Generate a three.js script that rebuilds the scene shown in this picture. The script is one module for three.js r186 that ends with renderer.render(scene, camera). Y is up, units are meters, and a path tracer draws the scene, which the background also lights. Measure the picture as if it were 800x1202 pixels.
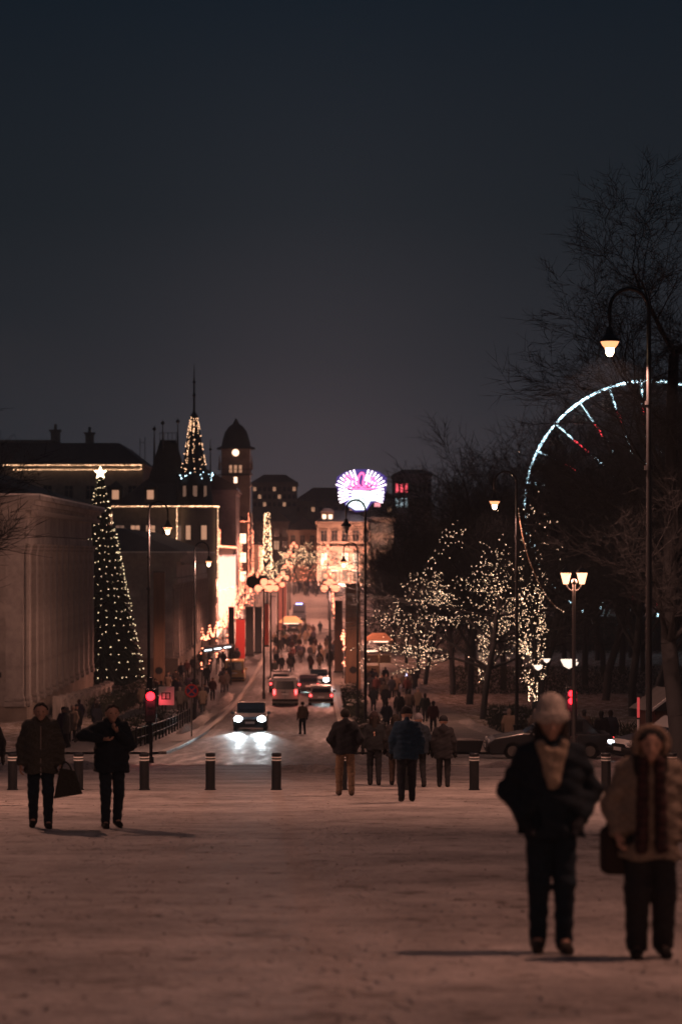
import * as THREE from 'three';
import { mergeGeometries } from 'three/addons/utils/BufferGeometryUtils.js';
import { RoundedBoxGeometry } from 'three/addons/geometries/RoundedBoxGeometry.js';

// ---------------------------------------------------------------- camera, sky, light, exposure
const F = 2838, EYE = 1.7;                       // focal length in photo pixels, eye height
const scene = new THREE.Scene();
const camera = new THREE.PerspectiveCamera(2 * Math.atan(601 / F) * 180 / Math.PI, 800 / 1202, 0.1, 3000);
camera.position.set(0, EYE, 0);
camera.setViewOffset(800, 1202, 30, -49, 800, 1202);   // street runs straight along -z, horizon below the middle of the frame
camera.focus = 56; camera.userData.fStop = 1.65;
scene.add(camera);

const skyW = 360, skyH = 1024, skyData = new Float32Array(skyW * skyH * 4);
{
  const stops = [[-90, .03, .025, .028], [0, .07, .056, .061], [2, .058, .0495, .058], [4.5, .038, .0345, .041], [8, .0195, .022, .0275], [13, .0085, .0135, .0205], [30, .0082, .0145, .0225], [90, .008, .0145, .023]];
  for (let j = 0; j < skyH; j++) {
    const e = (j + .5) / skyH * 180 - 90; let k = 0; while (k < stops.length - 2 && e > stops[k + 1][0]) k++;
    const a = stops[k], b = stops[k + 1], t = Math.min(1, Math.max(0, (e - a[0]) / (b[0] - a[0])));
    for (let i = 0; i < skyW; i++) {      // the glow of the lit street stands over it in the low cloud
      const o = (j * skyW + i) * 4, az = (((i + .5) / skyW * 360 - 90 + 540) % 360) - 180 + 180, off = Math.min(Math.abs(az - 180), 360 - Math.abs(az - 180)), dome = 1 - .76 * Math.max(0, 1 - Math.max(0, e) / 16) * (1 - 1 / (1 + (off / 4.2) ** 2)) - .1 * (1 - 1 / (1 + (off / 7) ** 2));
      for (let c = 0; c < 3; c++) skyData[o + c] = (a[c + 1] + (b[c + 1] - a[c + 1]) * t) * (dome + (c === 2 ? .3 : c === 1 ? .24 : 0) * (1 - dome)); skyData[o + 3] = 1;
    }
  }
}
const skyTex = new THREE.DataTexture(skyData, skyW, skyH, THREE.RGBAFormat, THREE.FloatType);
skyTex.mapping = THREE.EquirectangularReflectionMapping; skyTex.magFilter = THREE.LinearFilter; skyTex.needsUpdate = true;
scene.background = skyTex; scene.environment = skyTex;
const moon = new THREE.DirectionalLight(0xbfd0ff, 0.012);
moon.position.set(-60, 120, 40); moon.castShadow = true; moon.shadow.radius = 30;
Object.assign(moon.shadow.camera, { left: -300, right: 300, top: 300, bottom: -300, far: 900 });
scene.add(moon, moon.target);
scene.fog = new THREE.FogExp2(new THREE.Color(.74, .89, 1), 0.00036);
const renderer = new THREE.WebGLRenderer({ antialias: true });
renderer.toneMapping = THREE.LinearToneMapping; renderer.toneMappingExposure = 1;
renderer.shadowMap.enabled = true;
const LAMP = 108, LAMPC = new THREE.Color(1, .455, .32);      // street lamp strength (candela) and sodium colour

// ---------------------------------------------------------------- helpers
function rng(s) { return () => { s |= 0; s = s + 0x6D2B79F5 | 0; let t = Math.imul(s ^ s >>> 15, 1 | s); t = t + Math.imul(t ^ t >>> 7, 61 | t) ^ t; return ((t ^ t >>> 14) >>> 0) / 4294967296; }; }
const V = (x, y, z) => new THREE.Vector3(x, y, z);
const used = new Map();
function numbered(n) { const k = used.get(n) || 0; used.set(n, k + 1); return k ? n + '_' + String(k).padStart(3, '0') : n; }
function tag(o, label, category, group, kind) { if (label) o.userData.label = label; if (category) o.userData.category = category; if (group) o.userData.group = group; if (kind) o.userData.kind = kind; return o; }
function thing(name, label, category, p = [0, 0, 0], turn = 0, group) { const o = new THREE.Group(); o.name = numbered(name); o.position.set(...p); o.rotation.y = turn; scene.add(o); return tag(o, label, category, group); }
function flat(g) { g = g.index ? g.toNonIndexed() : g; for (const k of Object.keys(g.attributes)) if (!['position', 'normal', 'uv'].includes(k)) g.deleteAttribute(k); if (!g.attributes.uv) g.setAttribute('uv', new THREE.BufferAttribute(new Float32Array(g.attributes.position.count * 2), 2)); return g; }
function join(list) { list = [].concat(list); return list.length === 1 ? list[0] : mergeGeometries(list.map(flat)); }
function part(name, g, mat, parent) { const m = new THREE.Mesh(join(g), mat); m.name = parent ? name : numbered(name); m.castShadow = m.receiveShadow = true; (parent || scene).add(m); return m; }
function dup(o, label, group) { const c = o.clone(); c.name = numbered(o.name.replace(/_\d{3}$/, '')); c.userData = { ...o.userData }; if (label) c.userData.label = label; if (group) c.userData.group = group; scene.add(c); return c; }
const box = (w, h, d, x = 0, y = 0, z = 0) => new THREE.BoxGeometry(w, h, d).translate(x, y, z);
const rbox = (w, h, d, r, x = 0, y = 0, z = 0) => new RoundedBoxGeometry(w, h, d, 2, r).translate(x, y, z);
const cyl = (r0, r1, h, x = 0, y = 0, z = 0, n = 14) => new THREE.CylinderGeometry(r1, r0, h, n).translate(x, y + h / 2, z);   // r0 at the foot
const ball = (r, x = 0, y = 0, z = 0, n = 10) => new THREE.SphereGeometry(r, n, Math.max(5, n * .7 | 0)).translate(x, y, z);
const tube = (pts, r, n = 6, seg) => new THREE.TubeGeometry(new THREE.CatmullRomCurve3(pts.map(p => V(...p))), seg || pts.length * 4, r, n);
const lathe = (pts, n = 16) => new THREE.LatheGeometry(pts.map(p => new THREE.Vector2(...p)), n);
function prism(pts, depth, bevel = 0) { const s = new THREE.Shape(pts.map(p => new THREE.Vector2(...p))); return new THREE.ExtrudeGeometry(s, { depth, bevelEnabled: bevel > 0, bevelSize: bevel, bevelThickness: bevel, bevelSegments: 2 }); }
function rod(a, b, r0, r1 = r0, n = 6) { const d = b.clone().sub(a), g = new THREE.CylinderGeometry(r1, r0, d.length(), n, 1); g.applyQuaternion(new THREE.Quaternion().setFromUnitVectors(V(0, 1, 0), d.clone().normalize())); const c = a.clone().add(b).multiplyScalar(.5); return g.translate(c.x, c.y, c.z); }
// ground profile along the street: the slope down from the square, the dip, the rise beyond
const prof = [[-40, 2.6], [0, 0], [40, -2.61], [85, -5.54], [110, -6.95], [135, -8.05], [180, -9.45], [250, -10.2], [320, -9.5], [385, -7.2], [450, -4.7], [520, -3.2], [900, 2]];
const slope = prof.map((p, i) => i === 0 || i === prof.length - 1 ? 0 : (prof[i + 1][1] - prof[i - 1][1]) / (prof[i + 1][0] - prof[i - 1][0])); slope[0] = slope[1] = slope[2] = -.0652;
function gy(d) {
  let i = 0; while (i < prof.length - 2 && d > prof[i + 1][0]) i++;
  const [x0, y0] = prof[i], [x1, y1] = prof[i + 1], h = x1 - x0, t = Math.min(1, Math.max(0, (d - x0) / h)), t2 = t * t, t3 = t2 * t;
  return (2 * t3 - 3 * t2 + 1) * y0 + (t3 - 2 * t2 + t) * h * slope[i] + (-2 * t3 + 3 * t2) * y1 + (t3 - t2) * h * slope[i + 1];
}
const X = (px, d) => (px - 370) * d / F, Y = (py, d) => EYE + (650 - py) * d / F;     // direction of a photo point at a known distance
function dOf(py) { let lo = 5, hi = 640; for (let k = 0; k < 50; k++) { const m = (lo + hi) / 2; (650 + (EYE - gy(m)) * F / m > py) ? lo = m : hi = m; } return lo; }   // distance where the ground shows at that height
const foot = (px, py) => { const d = dOf(py); return [X(px, d), gy(d), -d]; };

// ---------------------------------------------------------------- textures and materials
function noiseGrid(n, seed) { const r = rng(seed), a = new Float32Array(n * n); for (let i = 0; i < a.length; i++) a[i] = r(); return (x, y) => { const x0 = Math.floor(x), y0 = Math.floor(y), fx = x - x0, fy = y - y0, sx = fx * fx * (3 - 2 * fx), sy = fy * fy * (3 - 2 * fy), g = (i, j) => a[((j % n + n) % n) * n + ((i % n + n) % n)]; return (g(x0, y0) * (1 - sx) + g(x0 + 1, y0) * sx) * (1 - sy) + (g(x0, y0 + 1) * (1 - sx) + g(x0 + 1, y0 + 1) * sx) * sy; }; }
function texture(n, fn, srgb = true) { const d = new Uint8Array(n * n * 4); for (let j = 0; j < n; j++) for (let i = 0; i < n; i++) { const c = fn(i / n, j / n), o = (j * n + i) * 4; for (let k = 0; k < 3; k++) d[o + k] = Math.max(0, Math.min(255, (c.length ? c[k] : c) * 255)); d[o + 3] = 255; } const t = new THREE.DataTexture(d, n, n); t.wrapS = t.wrapT = THREE.RepeatWrapping; t.magFilter = THREE.LinearFilter; t.minFilter = THREE.LinearMipmapLinearFilter; t.generateMipmaps = true; if (srgb) t.colorSpace = THREE.SRGBColorSpace; t.needsUpdate = true; return t; }
const nA = noiseGrid(8, 1), nB = noiseGrid(32, 2), nC = noiseGrid(128, 3), nD = noiseGrid(512, 4);
const fbm = (u, v) => .45 * nA(u * 8, v * 8) + .28 * nB(u * 32, v * 32) + .17 * nC(u * 128, v * 128) + .1 * nD(u * 512, v * 512);
const snowMap = texture(1024, (u, v) => { const a = fbm(u, v), b = nB(u * 32 + 7, v * 32 + 3), g = nD(u * 512 + 5, v * 512), dirt = Math.max(0, b * .6 + nC(u * 128, v * 128 + 9) * .5 - .72) * 1.5, k = .62 + .42 * (a - .5) + .1 * (g - .5) - dirt * .55; return [k * 1.0, k * (.955 - dirt * .08), k * (.92 - dirt * .14)]; });
const steps = new Float32Array(1024 * 1024);            // trodden shoe prints pressed into the snow, 9 m a side
{ const r = rng(515); for (let w = 0; w < 46; w++) { let x = r() * 9, y = r() * 9, h = (r() < .7 ? Math.PI / 2 : r() * 6.28) + (r() - .5) * .7, side = 1; for (let k = 0; k < 9; k++) { const cx = x + Math.cos(h + 1.57) * .09 * side, cy = y + Math.sin(h + 1.57) * .09 * side, dep = .5 + .5 * r(), px = cx / 9 * 1024, py = cy / 9 * 1024; for (let j = -18; j <= 18; j++) for (let i = -18; i <= 18; i++) { const a = (i * Math.cos(h) + j * Math.sin(h)) / 16.5, b = (-i * Math.sin(h) + j * Math.cos(h)) / (5.6 - 1.2 * Math.cos(a * 4)), q = a * a + b * b; const o = (((Math.round(py) + j) & 1023) << 10) + ((Math.round(px) + i) & 1023); if (q < 1.5) steps[o] = q < 1 ? Math.min(steps[o], -dep * (1 - q * q * .5)) : Math.max(steps[o], .35 * dep * (1.5 - q)); } side = -side; x += Math.cos(h) * .68; y += Math.sin(h) * .68; h += (r() - .5) * .12; } } }
const snowBump = texture(1024, (u, v) => .3 + .3 * (nB(u * 32, v * 32 + 4) - .3) + .2 * nC(u * 128 + 3, v * 128) + .12 * nD(u * 512, v * 512) + .5 * steps[(v * 1024 << 10) + (u * 1024 | 0)], false);
const plainBump = texture(512, (u, v) => .45 * nB(u * 32, v * 32 + 4) + .35 * nC(u * 128 + 3, v * 128) + .2 * nD(u * 512, v * 512), false);
const roadMap = texture(1024, (u, v) => { const track = .5 + .5 * Math.sin(u * Math.PI * 2 * 4 + nB(u * 32, v * 8) * 1.2), s = fbm(u * 1, v * .5) * .8 + nC(u * 128, v * 32) * .35, k = .25 + .16 * track * s + .22 * Math.max(0, s - .55) + .05 * nD(u * 512, v * 512); return [k, k * .985, k * .97]; });
const roadRough = texture(512, (u, v) => { const a = nB(u * 32, v * 8) * .6 + nC(u * 128, v * 64) * .4; return .38 + .4 * a; }, false);
const stoneMap = texture(512, (u, v) => { const k = .78 + .34 * (fbm(u, v) - .5) + .1 * (nA(u * 8, v * 2) - .5); return [k, k * .97, k * .94]; });
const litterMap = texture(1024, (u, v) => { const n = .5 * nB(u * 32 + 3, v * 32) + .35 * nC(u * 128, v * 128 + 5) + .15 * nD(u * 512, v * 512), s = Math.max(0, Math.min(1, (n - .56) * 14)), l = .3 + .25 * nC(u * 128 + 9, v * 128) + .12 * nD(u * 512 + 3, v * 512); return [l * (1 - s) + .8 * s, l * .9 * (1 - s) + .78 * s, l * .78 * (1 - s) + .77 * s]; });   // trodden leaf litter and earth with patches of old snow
const grain = texture(256, (u, v) => .5 * nC(u * 128, v * 128) + .5 * nD(u * 512, v * 512), false);
const clothMap = texture(256, (u, v) => { const k = .82 + .3 * (nB(u * 32, v * 32) - .5) + .2 * (nD(u * 512, v * 512) - .5); return [k, k, k]; });
const rep = (t, x, y = x) => { const c = t.clone(); c.repeat.set(x, y); c.needsUpdate = true; return c; };
const lin = (r, g, b) => new THREE.Color().setRGB(r, g, b);
const std = (c, o = {}) => new THREE.MeshStandardMaterial({ color: c, roughness: .85, ...o });
const glow = (c, k) => new THREE.MeshStandardMaterial({ color: 0x000000, roughness: 1, emissive: c, emissiveIntensity: k });
const M = {
  snow: std(0xffffff, { map: rep(snowMap, 1 / 14), bumpMap: rep(snowBump, 1 / 9), bumpScale: .11, roughness: .72 }),
  heap: std(0xffffff, { map: rep(snowMap, 1 / 3), roughness: .85, bumpMap: rep(plainBump, .5), bumpScale: .06 }),
  road: std(lin(.72, .72, .72), { map: rep(roadMap, 1 / 7, 1 / 22), roughnessMap: rep(roadRough, 1 / 7, 1 / 20), roughness: 1, bumpMap: rep(plainBump, 1 / 4), bumpScale: .015 }),
  path: std(lin(.72, .7, .68), { map: rep(snowMap, 1 / 9), bumpMap: rep(plainBump, 1 / 4), bumpScale: .05, roughness: .7 }),
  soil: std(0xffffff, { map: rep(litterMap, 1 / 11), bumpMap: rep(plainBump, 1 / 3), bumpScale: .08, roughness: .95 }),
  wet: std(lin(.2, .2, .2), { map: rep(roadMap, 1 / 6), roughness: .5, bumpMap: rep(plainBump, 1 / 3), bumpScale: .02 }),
  kerb: std(lin(.5, .48, .45), { map: rep(stoneMap, .5), roughness: .6 }),
  stone: std(lin(.58, .58, .58), { map: rep(stoneMap, .12), bumpMap: rep(grain, .5), bumpScale: .01 }),
  stone2: std(lin(.44, .40, .36), { map: rep(stoneMap, .1) }),
  plaster: std(lin(.62, .50, .42), { map: rep(stoneMap, .1) }),
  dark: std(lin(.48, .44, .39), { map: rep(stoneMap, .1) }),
  brick: std(lin(.2, .12, .1), { map: rep(stoneMap, .1) }),
  lilac: std(lin(.42, .38, .42), { map: rep(stoneMap, .1) }),
  slate: std(lin(.07, .075, .08), { roughness: .6, map: rep(stoneMap, .3) }),
  copper: std(lin(.06, .1, .095), { roughness: .7, map: rep(stoneMap, .3) }),
  iron: std(lin(.02, .022, .025), { roughness: .45, metalness: .3 }),
  bollard: std(lin(.012, .016, .02), { roughness: .42, map: clothMap }),
  steel: std(lin(.22, .2, .18), { roughness: .5, metalness: .6 }),
  white: std(lin(.78, .76, .72), { roughness: .5 }),
  reflective: std(lin(.85, .83, .78), { roughness: .3 }),
  bark: std(lin(.026, .028, .031), { roughness: .95 }),
  barkLight: std(lin(.09, .075, .06), { roughness: .95 }),
  spruce: std(lin(.02, .042, .026), { roughness: .9 }),
  hedge: std(lin(.028, .034, .022), { roughness: .95 }),
  glass: new THREE.MeshPhysicalMaterial({ color: lin(.02, .023, .028), roughness: .12, specularIntensity: 1 }),
  rubber: std(lin(.018, .018, .018), { roughness: .9 }),
  wood: std(lin(.2, .13, .08), { roughness: .8, map: clothMap }),
  red: std(lin(.5, .04, .035), { roughness: .7 }),
  tan: std(lin(.42, .29, .2), { roughness: .8, map: rep(stoneMap, .3) }),
  lens: glow(lin(1, .36, .16), 1.9), core: glow(lin(1, .66, .4), 14), farLens: glow(lin(1, .42, .2), 9), lensOff: std(lin(.4, .38, .34), { roughness: .3 }),
  bulbWarm: glow(lin(1, .55, .3), 7), bulbFairy: glow(lin(1, .64, .4), 9), bulbWarmBright: glow(lin(1, .25, .13), 6), bulbGreen: glow(lin(1, .74, .42), 7), bulbIce: glow(lin(.55, .85, 1), 10), bulbRed: glow(lin(1, .06, .08), 9),
  winWarm: glow(lin(1, .5, .3), .55), globe: glow(lin(1, .25, .13), 3), winBright: glow(lin(1, .62, .42), 3.2), winDim: glow(lin(1, .55, .38), .16), winRed: glow(lin(1, .1, .14), 2), winIce: glow(lin(.7, .9, 1), .9),
  redLamp: glow(lin(1, .012, .02), 8), lanternGlass: glow(lin(1, .5, .25), 3.2), tail: glow(lin(1, .05, .05), 9), head: glow(lin(.8, .95, 1), 60), blue: glow(lin(.25, .35, 1), 10),
};
// ---------------------------------------------------------------- ground
const rows = []; for (let d = -30; d <= 660; d += d < 60 ? 1.5 : 2.5) rows.push(d);
function sheet(name, label, x0, x1, d0, d1, lift, mat, cols = 1, wob) {        // a strip of ground that follows the profile
  const ds = rows.filter(d => d > d0 + .01 && d < d1 - .01); ds.unshift(d0); ds.push(d1);
  const p = [], uv = [], ix = [];
  ds.forEach((d, j) => { for (let i = 0; i <= cols; i++) { let x = x0 + (x1 - x0) * i / cols; if (wob && (i === 0 || i === cols)) x += wob(d, i); const k = rows.findIndex(r => r > d), a = rows[k - 1], b = rows[k], y = gy(a) + (gy(b) - gy(a)) * (d - a) / (b - a); p.push(x, y + lift, -d); uv.push(x, -d); if (j && i) { const q = j * (cols + 1) + i, r = q - cols - 1; ix.push(q - 1, q, r, q - 1, r, r - 1); } } });
  const g = new THREE.BufferGeometry(); g.setAttribute('position', new THREE.Float32BufferAttribute(p, 3)); g.setAttribute('uv', new THREE.Float32BufferAttribute(uv, 2)); g.setIndex(ix.reverse()); g.computeVertexNormals();
  if (g.attributes.normal.getY(0) < 0) { g.setIndex(ix.reverse()); g.computeVertexNormals(); }
  return tag(part(name, g, mat), label, 'ground', null, 'structure');
}
sheet('ground', 'packed snow covering the sloping square and the land around', -260, 260, -29, 655, 0, M.snow, 26);
const wob = (s) => (d, i) => .35 * (nB(d * .35 + s, i * 5 + s) - .5) + .2 * (nC(d * .9, s) - .5);
sheet('cross_street', 'dark wet crossing street beyond the bollards', -70, 70, 77, 93, .012, M.road, 4);
const ROADL = -5.7, ROADR = 1.3;
sheet('road', 'grey slushy carriageway running down the street', ROADL, ROADR, 93, 290, .012, M.road, 4);
sheet('upper_street', 'trodden pedestrian street rising to the far crossing', -9, 4.5, 290, 470, .012, M.path, 4);
sheet('sidewalk', 'trodden snowy sidewalk beside the park', ROADR + .35, 9.2, 93, 290, .1, M.path, 4, (d, i) => i ? wob(3)(d, i) : 0);
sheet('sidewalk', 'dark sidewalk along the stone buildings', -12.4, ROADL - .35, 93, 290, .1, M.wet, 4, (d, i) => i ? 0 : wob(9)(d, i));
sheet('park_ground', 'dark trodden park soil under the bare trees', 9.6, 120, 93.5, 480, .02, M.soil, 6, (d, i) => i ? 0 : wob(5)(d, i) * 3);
sheet('forecourt', 'dark forecourt in front of the stone halls', -90, -12.2, 93.5, 300, .016, M.soil, 4);  // dark sheet laid over the snow, same map as the park
// kerbs: stones one by one as far as they can be told apart
for (const [x, lab] of [[ROADL - .18, 'pale granite kerb of the sidewalk along the stone buildings'], [ROADR + .18, 'granite kerb of the park sidewalk']]) {
  const k = thing('kerb', lab, 'kerb'); k.userData.kind = 'structure';
  const g = rbox(.32, .26, 1.96, .025);
  for (let d = 94.2; d < 190; d += 2) { const m = part('kerb_stone', g, M.kerb, k); m.position.set(x + (nC(d, 1) - .5) * .02, gy(d) - .005, -d); m.rotation.x = Math.atan((gy(d - 1) - gy(d + 1)) / -2) * -1; m.rotation.x = -Math.atan2(gy(d + 1) - gy(d - 1), 2) * -1; }
  const rest = []; for (let d = 190.2; d < 288; d += 2) rest.push(box(.32, .26, 1.96, x, gy(d), -d)); tag(part('kerb_stone', rest, M.kerb, k), null, null, null, 'stuff');
}
// trampled snow ridges
function ridge(label, a, b, w, h, seed) {
  const n = 46, m = 7, p = [], ix = [], uv = [], A = V(a[0], 0, -a[1]), B = V(b[0], 0, -b[1]), dir = B.clone().sub(A), L = dir.length(); dir.normalize(); const side = V(-dir.z, 0, dir.x);
  for (let i = 0; i <= n; i++) for (let j = 0; j <= m; j++) {
    const t = i / n, s = j / m * 2 - 1, e = Math.min(1, Math.min(t, 1 - t) * 7), q = A.clone().addScaledVector(dir, L * t), hh = h * e * Math.pow(Math.max(0, 1 - s * s), .8) * (.35 + 1.1 * nB(i * .9 + seed, j * .7 + seed)) - .03;
    q.addScaledVector(side, s * w / 2 * (.7 + .6 * nA(i * .37 + seed, j > m / 2 ? 1 : 4)));
    p.push(q.x, gy(-q.z) + hh, q.z); uv.push(q.x, q.z); if (i && j) { const c = i * (m + 1) + j, r = c - m - 1; ix.push(c - 1, c, r, c - 1, r, r - 1); }
  }
  const g = new THREE.BufferGeometry(); g.setAttribute('position', new THREE.Float32BufferAttribute(p, 3)); g.setAttribute('uv', new THREE.Float32BufferAttribute(uv, 2)); g.setIndex(ix); g.computeVertexNormals();
  const o = part('snow_ridge', g, M.heap); tag(o, label, 'snow'); return o;
}
ridge('low trampled snow ridge behind the bollards, between the walkers', [-1.5, 68.5], [4.2, 70], 2.2, .22, 3);
ridge('snow ridge behind the bollards, below the red signal', [-10, 70], [-5.5, 73], 1.6, .22, 11);
ridge('snow bank on the park side of the crossing street', [4.5, 74], [13, 76], 2.0, .2, 17);
ridge('snow bank along the park sidewalk', [9.4, 95], [8.8, 150], 1.2, .3, 23);
ridge('snow bank along the kerb of the stone buildings', [-6.9, 118], [-6.7, 200], 1.0, .4, 29);
ridge('snow heap beside the swan-neck lamp on the park kerb', [2.2, 100], [2.6, 128], .9, .45, 31);


{ const r = rng(88), g = new THREE.DodecahedronGeometry(.009, 0).scale(1, .6, 1), n = 900, im = new THREE.InstancedMesh(g, std(lin(.09, .08, .075), { roughness: .9 }), n), m = new THREE.Matrix4(), q = new THREE.Quaternion(), s = V(1, 1, 1); im.name = 'grit';
  for (let i = 0; i < n; i++) { const dd = 11 + Math.pow(r(), 1.4) * 40, x = (r() - .5) * dd * .34 + .03 * dd * .3, k = .5 + 1.3 * r() * r(); q.setFromAxisAngle(V(0, 1, 0), r() * 6); im.setMatrixAt(i, m.compose(V(x, gy(dd) + .003, -dd), q, s.set(k, k, k))); } tag(im, 'dark sanding grit strewn over the packed snow', 'grit', null, 'stuff'); im.receiveShadow = true; scene.add(im); }
// ---------------------------------------------------------------- buildings
const WIN = {};
function windowAt(parent, w, h, face, x, y, z, pane = M.glass, frame = M.stone2, bars = true) {   // face: 0 looks +z, 1 looks +x
  const key = w + '_' + h + bars; if (!WIN[key]) WIN[key] = [join([box(w + .3, .14, .26, 0, h / 2 + .07, .02), box(w + .4, .16, .34, 0, -h / 2 - .08, .05), box(.15, h, .24, -w / 2 - .075, 0, .02), box(.15, h, .24, w / 2 + .075, 0, .02), ...(bars ? [box(.07, h, .08, 0, 0, .03), box(w, .07, .08, 0, h * .2, .035)] : [])]), new THREE.BoxGeometry(w, h, .04)];
  const f = part('window', WIN[key][0], frame, parent); f.position.set(x, y, z); f.rotation.y = face ? Math.PI / 2 : 0;
  const g = part('pane', WIN[key][1], pane, f); g.position.z = .012; return f;
}
function hip(w, d, h, inset, y) { const a = w / 2, b = d / 2, c = Math.max(.01, a - inset), e = Math.max(.01, b - inset), p = [[-a, 0, -b], [a, 0, -b], [a, 0, b], [-a, 0, b], [-c, h, -e], [c, h, -e], [c, h, e], [-c, h, e]], f = [[0, 1, 5, 4], [1, 2, 6, 5], [2, 3, 7, 6], [3, 0, 4, 7], [4, 5, 6, 7], [3, 2, 1, 0]], v = []; for (const q of f) for (const k of [0, 2, 1, 0, 3, 2]) v.push(p[q[k]][0], p[q[k]][1] + y, p[q[k]][2]); const g = new THREE.BufferGeometry(); g.setAttribute('position', new THREE.Float32BufferAttribute(v, 3)); g.computeVertexNormals(); g.setAttribute('uv', new THREE.Float32BufferAttribute(v.filter((_, i) => i % 3 !== 2), 2)); return g; }
function uvBox(w, h, d, x, y, z) { const g = box(w, h, d, x, y, z), p = g.attributes.position, n = g.attributes.normal, u = g.attributes.uv; for (let i = 0; i < p.count; i++) Math.abs(n.getX(i)) > .5 ? u.setXY(i, p.getZ(i), p.getY(i)) : Math.abs(n.getY(i)) > .5 ? u.setXY(i, p.getX(i), p.getZ(i)) : u.setXY(i, p.getX(i), p.getY(i)); return g; }

// pilastered stone hall beside the square
function pilasterHall(label, { xf, d0, d1, xb, top, nP, seed, endDetails }) {
  const base = Math.min(gy(d0), gy(d1)) - .5, L = d1 - d0, H = top - base, b = thing('stone_hall', label, 'building', [xf, base, -(d0 + d1) / 2]);
  const w = xf - xb, hz = L / 2;
  part('wall', uvBox(w - .5, H - 1.2, L - .5, -w / 2 - .25, (H - 1.2) / 2, 0), M.stone, b);
  part('plinth', [uvBox(w, 2.6, L, -w / 2, 1.3, 0)], M.stone2, b);
  part('architrave', [uvBox(w - .16, .5, L - .16, -w / 2, H - 3.35, 0)], M.stone, b);
  part('frieze', [uvBox(w - .3, 1.5, L - .3, -w / 2, H - 2.3, 0)], M.stone, b);
  const cor = part('cornice', [uvBox(w + .5, .3, L + .5, -w / 2, H - 1.4, 0), uvBox(w + 1.1, .3, L + 1.1, -w / 2, H - 1.1, 0), uvBox(w + 1.7, .26, L + 1.7, -w / 2, H - .82, 0)], M.stone, b);
  part('dentil', Array.from({ length: Math.floor(L / .9) }, (_, i) => box(.35, .3, .42, .36, H - 1.7, -hz + .5 + i * .9)), M.stone, cor).userData.kind = 'stuff';
  part('snow_cover', uvBox(w + 1.66, .1, L + 1.66, -w / 2, H - .63, 0), M.white, b);
  part('roof', hip(w + .6, L + .6, 2.2, 6, H - .55).translate(-w / 2, 0, 0), M.slate, b);
  const shaft = join([uvBox(.5, H - 6.6, 1.05, 0, (H - 6.6) / 2 + 2.9, 0), box(.66, .3, 1.25, 0, 2.75, 0), box(.58, .25, 1.18, 0, 3.05, 0), box(.62, .22, 1.2, 0, H - 3.95, 0), box(.7, .22, 1.34, 0, H - 3.72, 0)]);
  const step = (L - 2.2) / (nP - 1);
  for (let i = 0; i < nP; i++) { const m = part('pilaster', shaft, M.stone, b); m.position.set(-.18, 0, hz - 1.1 - i * step); }
  for (let i = 0; i < nP - 1; i++) { const z = hz - 1.1 - (i + .5) * step; windowAt(b, 1.5, 3.4, 1, -.5, 5.6, z); windowAt(b, 1.5, 2.6, 1, -.5, 10, z); }
  if (endDetails) {
    for (const x of [-.75, -3.4, -8.4, -11]) { const m = part('pilaster', shaft, M.stone, b); m.rotation.y = Math.PI / 2; m.position.set(x, 0, hz - .18); }
    part('recess_frame', [box(3.8, .35, .4, -5.9, 8.6, hz - .2), box(.35, 5.4, .4, -7.7, 5.7, hz - .2), box(.35, 5.4, .4, -4.1, 5.7, hz - .2)], M.stone2, b);
    part('wall_sign', box(.9, .32, .06, -2.02, 4.5, hz - .2), M.iron, b);
  }
  return b;
}
pilasterHall('long pilastered stone hall with snow on its cornice beside the decorated spruce', { xf: -17.4, d0: 146, d1: 190, xb: -34, top: 5.9, nP: 12, endDetails: true });
pilasterHall('farther pilastered stone hall beyond the decorated spruce', { xf: -12.7, d0: 224, d1: 286, xb: -29, top: 2.5, nP: 13 });
// balustrade at the foot of the near hall
{ const b = thing('stone_balustrade', 'low stone balustrade at the foot of the pilastered hall', 'balustrade', [-16, 0, 0]);
  for (let d = 150; d < 190; d += 4) { const y = gy(d) ; part('pier', box(.5, 1.5, .5, 0, y + .7, -d), M.stone, b); part('rail', box(.4, .22, 3.5, 0, y + 1.1, -d - 2), M.stone, b); for (let k = 0; k < 6; k++) part('baluster', cyl(.09, .09, 1.1, 0, y - .05, -d - .7 - k * .52, 8), M.stone, b); } }

function block(name, label, { x0, x1, d0, d1, top, mat, roofMat = M.slate, roofH = 0, inset = 3, wins = [], face = 0, cols, rowsY, w = 1.1, h = 1.8, lit = () => M.glass, frame = M.stone2, sink = 1 }) {
  const base = Math.min(gy(d0), gy(d1)) - sink, W = x1 - x0, D = d1 - d0, H = top - base, b = thing(name, label, 'building', [(x0 + x1) / 2, base, -(d0 + d1) / 2]);
  part('wall', uvBox(W, H, D, 0, H / 2, 0), mat, b);
  part('cornice', [uvBox(W + .7, .35, D + .7, 0, H - .2, 0), uvBox(W + .3, .25, D + .3, 0, H - .6, 0)], mat, b);
  if (roofH) part('roof', hip(W + .4, D + .4, roofH, inset, H - .02), roofMat, b);
  if (cols) for (let j = 0; j < rowsY.length; j++) for (let i = 0; i < cols; i++) { const u = (i + .5) / cols - .5; const pane = lit(i, j); face ? windowAt(b, w, h, 1, W / 2 + .03, rowsY[j] - base, -u * D, pane, frame) : windowAt(b, w, h, 0, u * W, rowsY[j] - base, D / 2 + .03, pane, frame); }
  b.userData.top = H; b.userData.base = base; return b;
}
const RB = rng(404);
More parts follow.
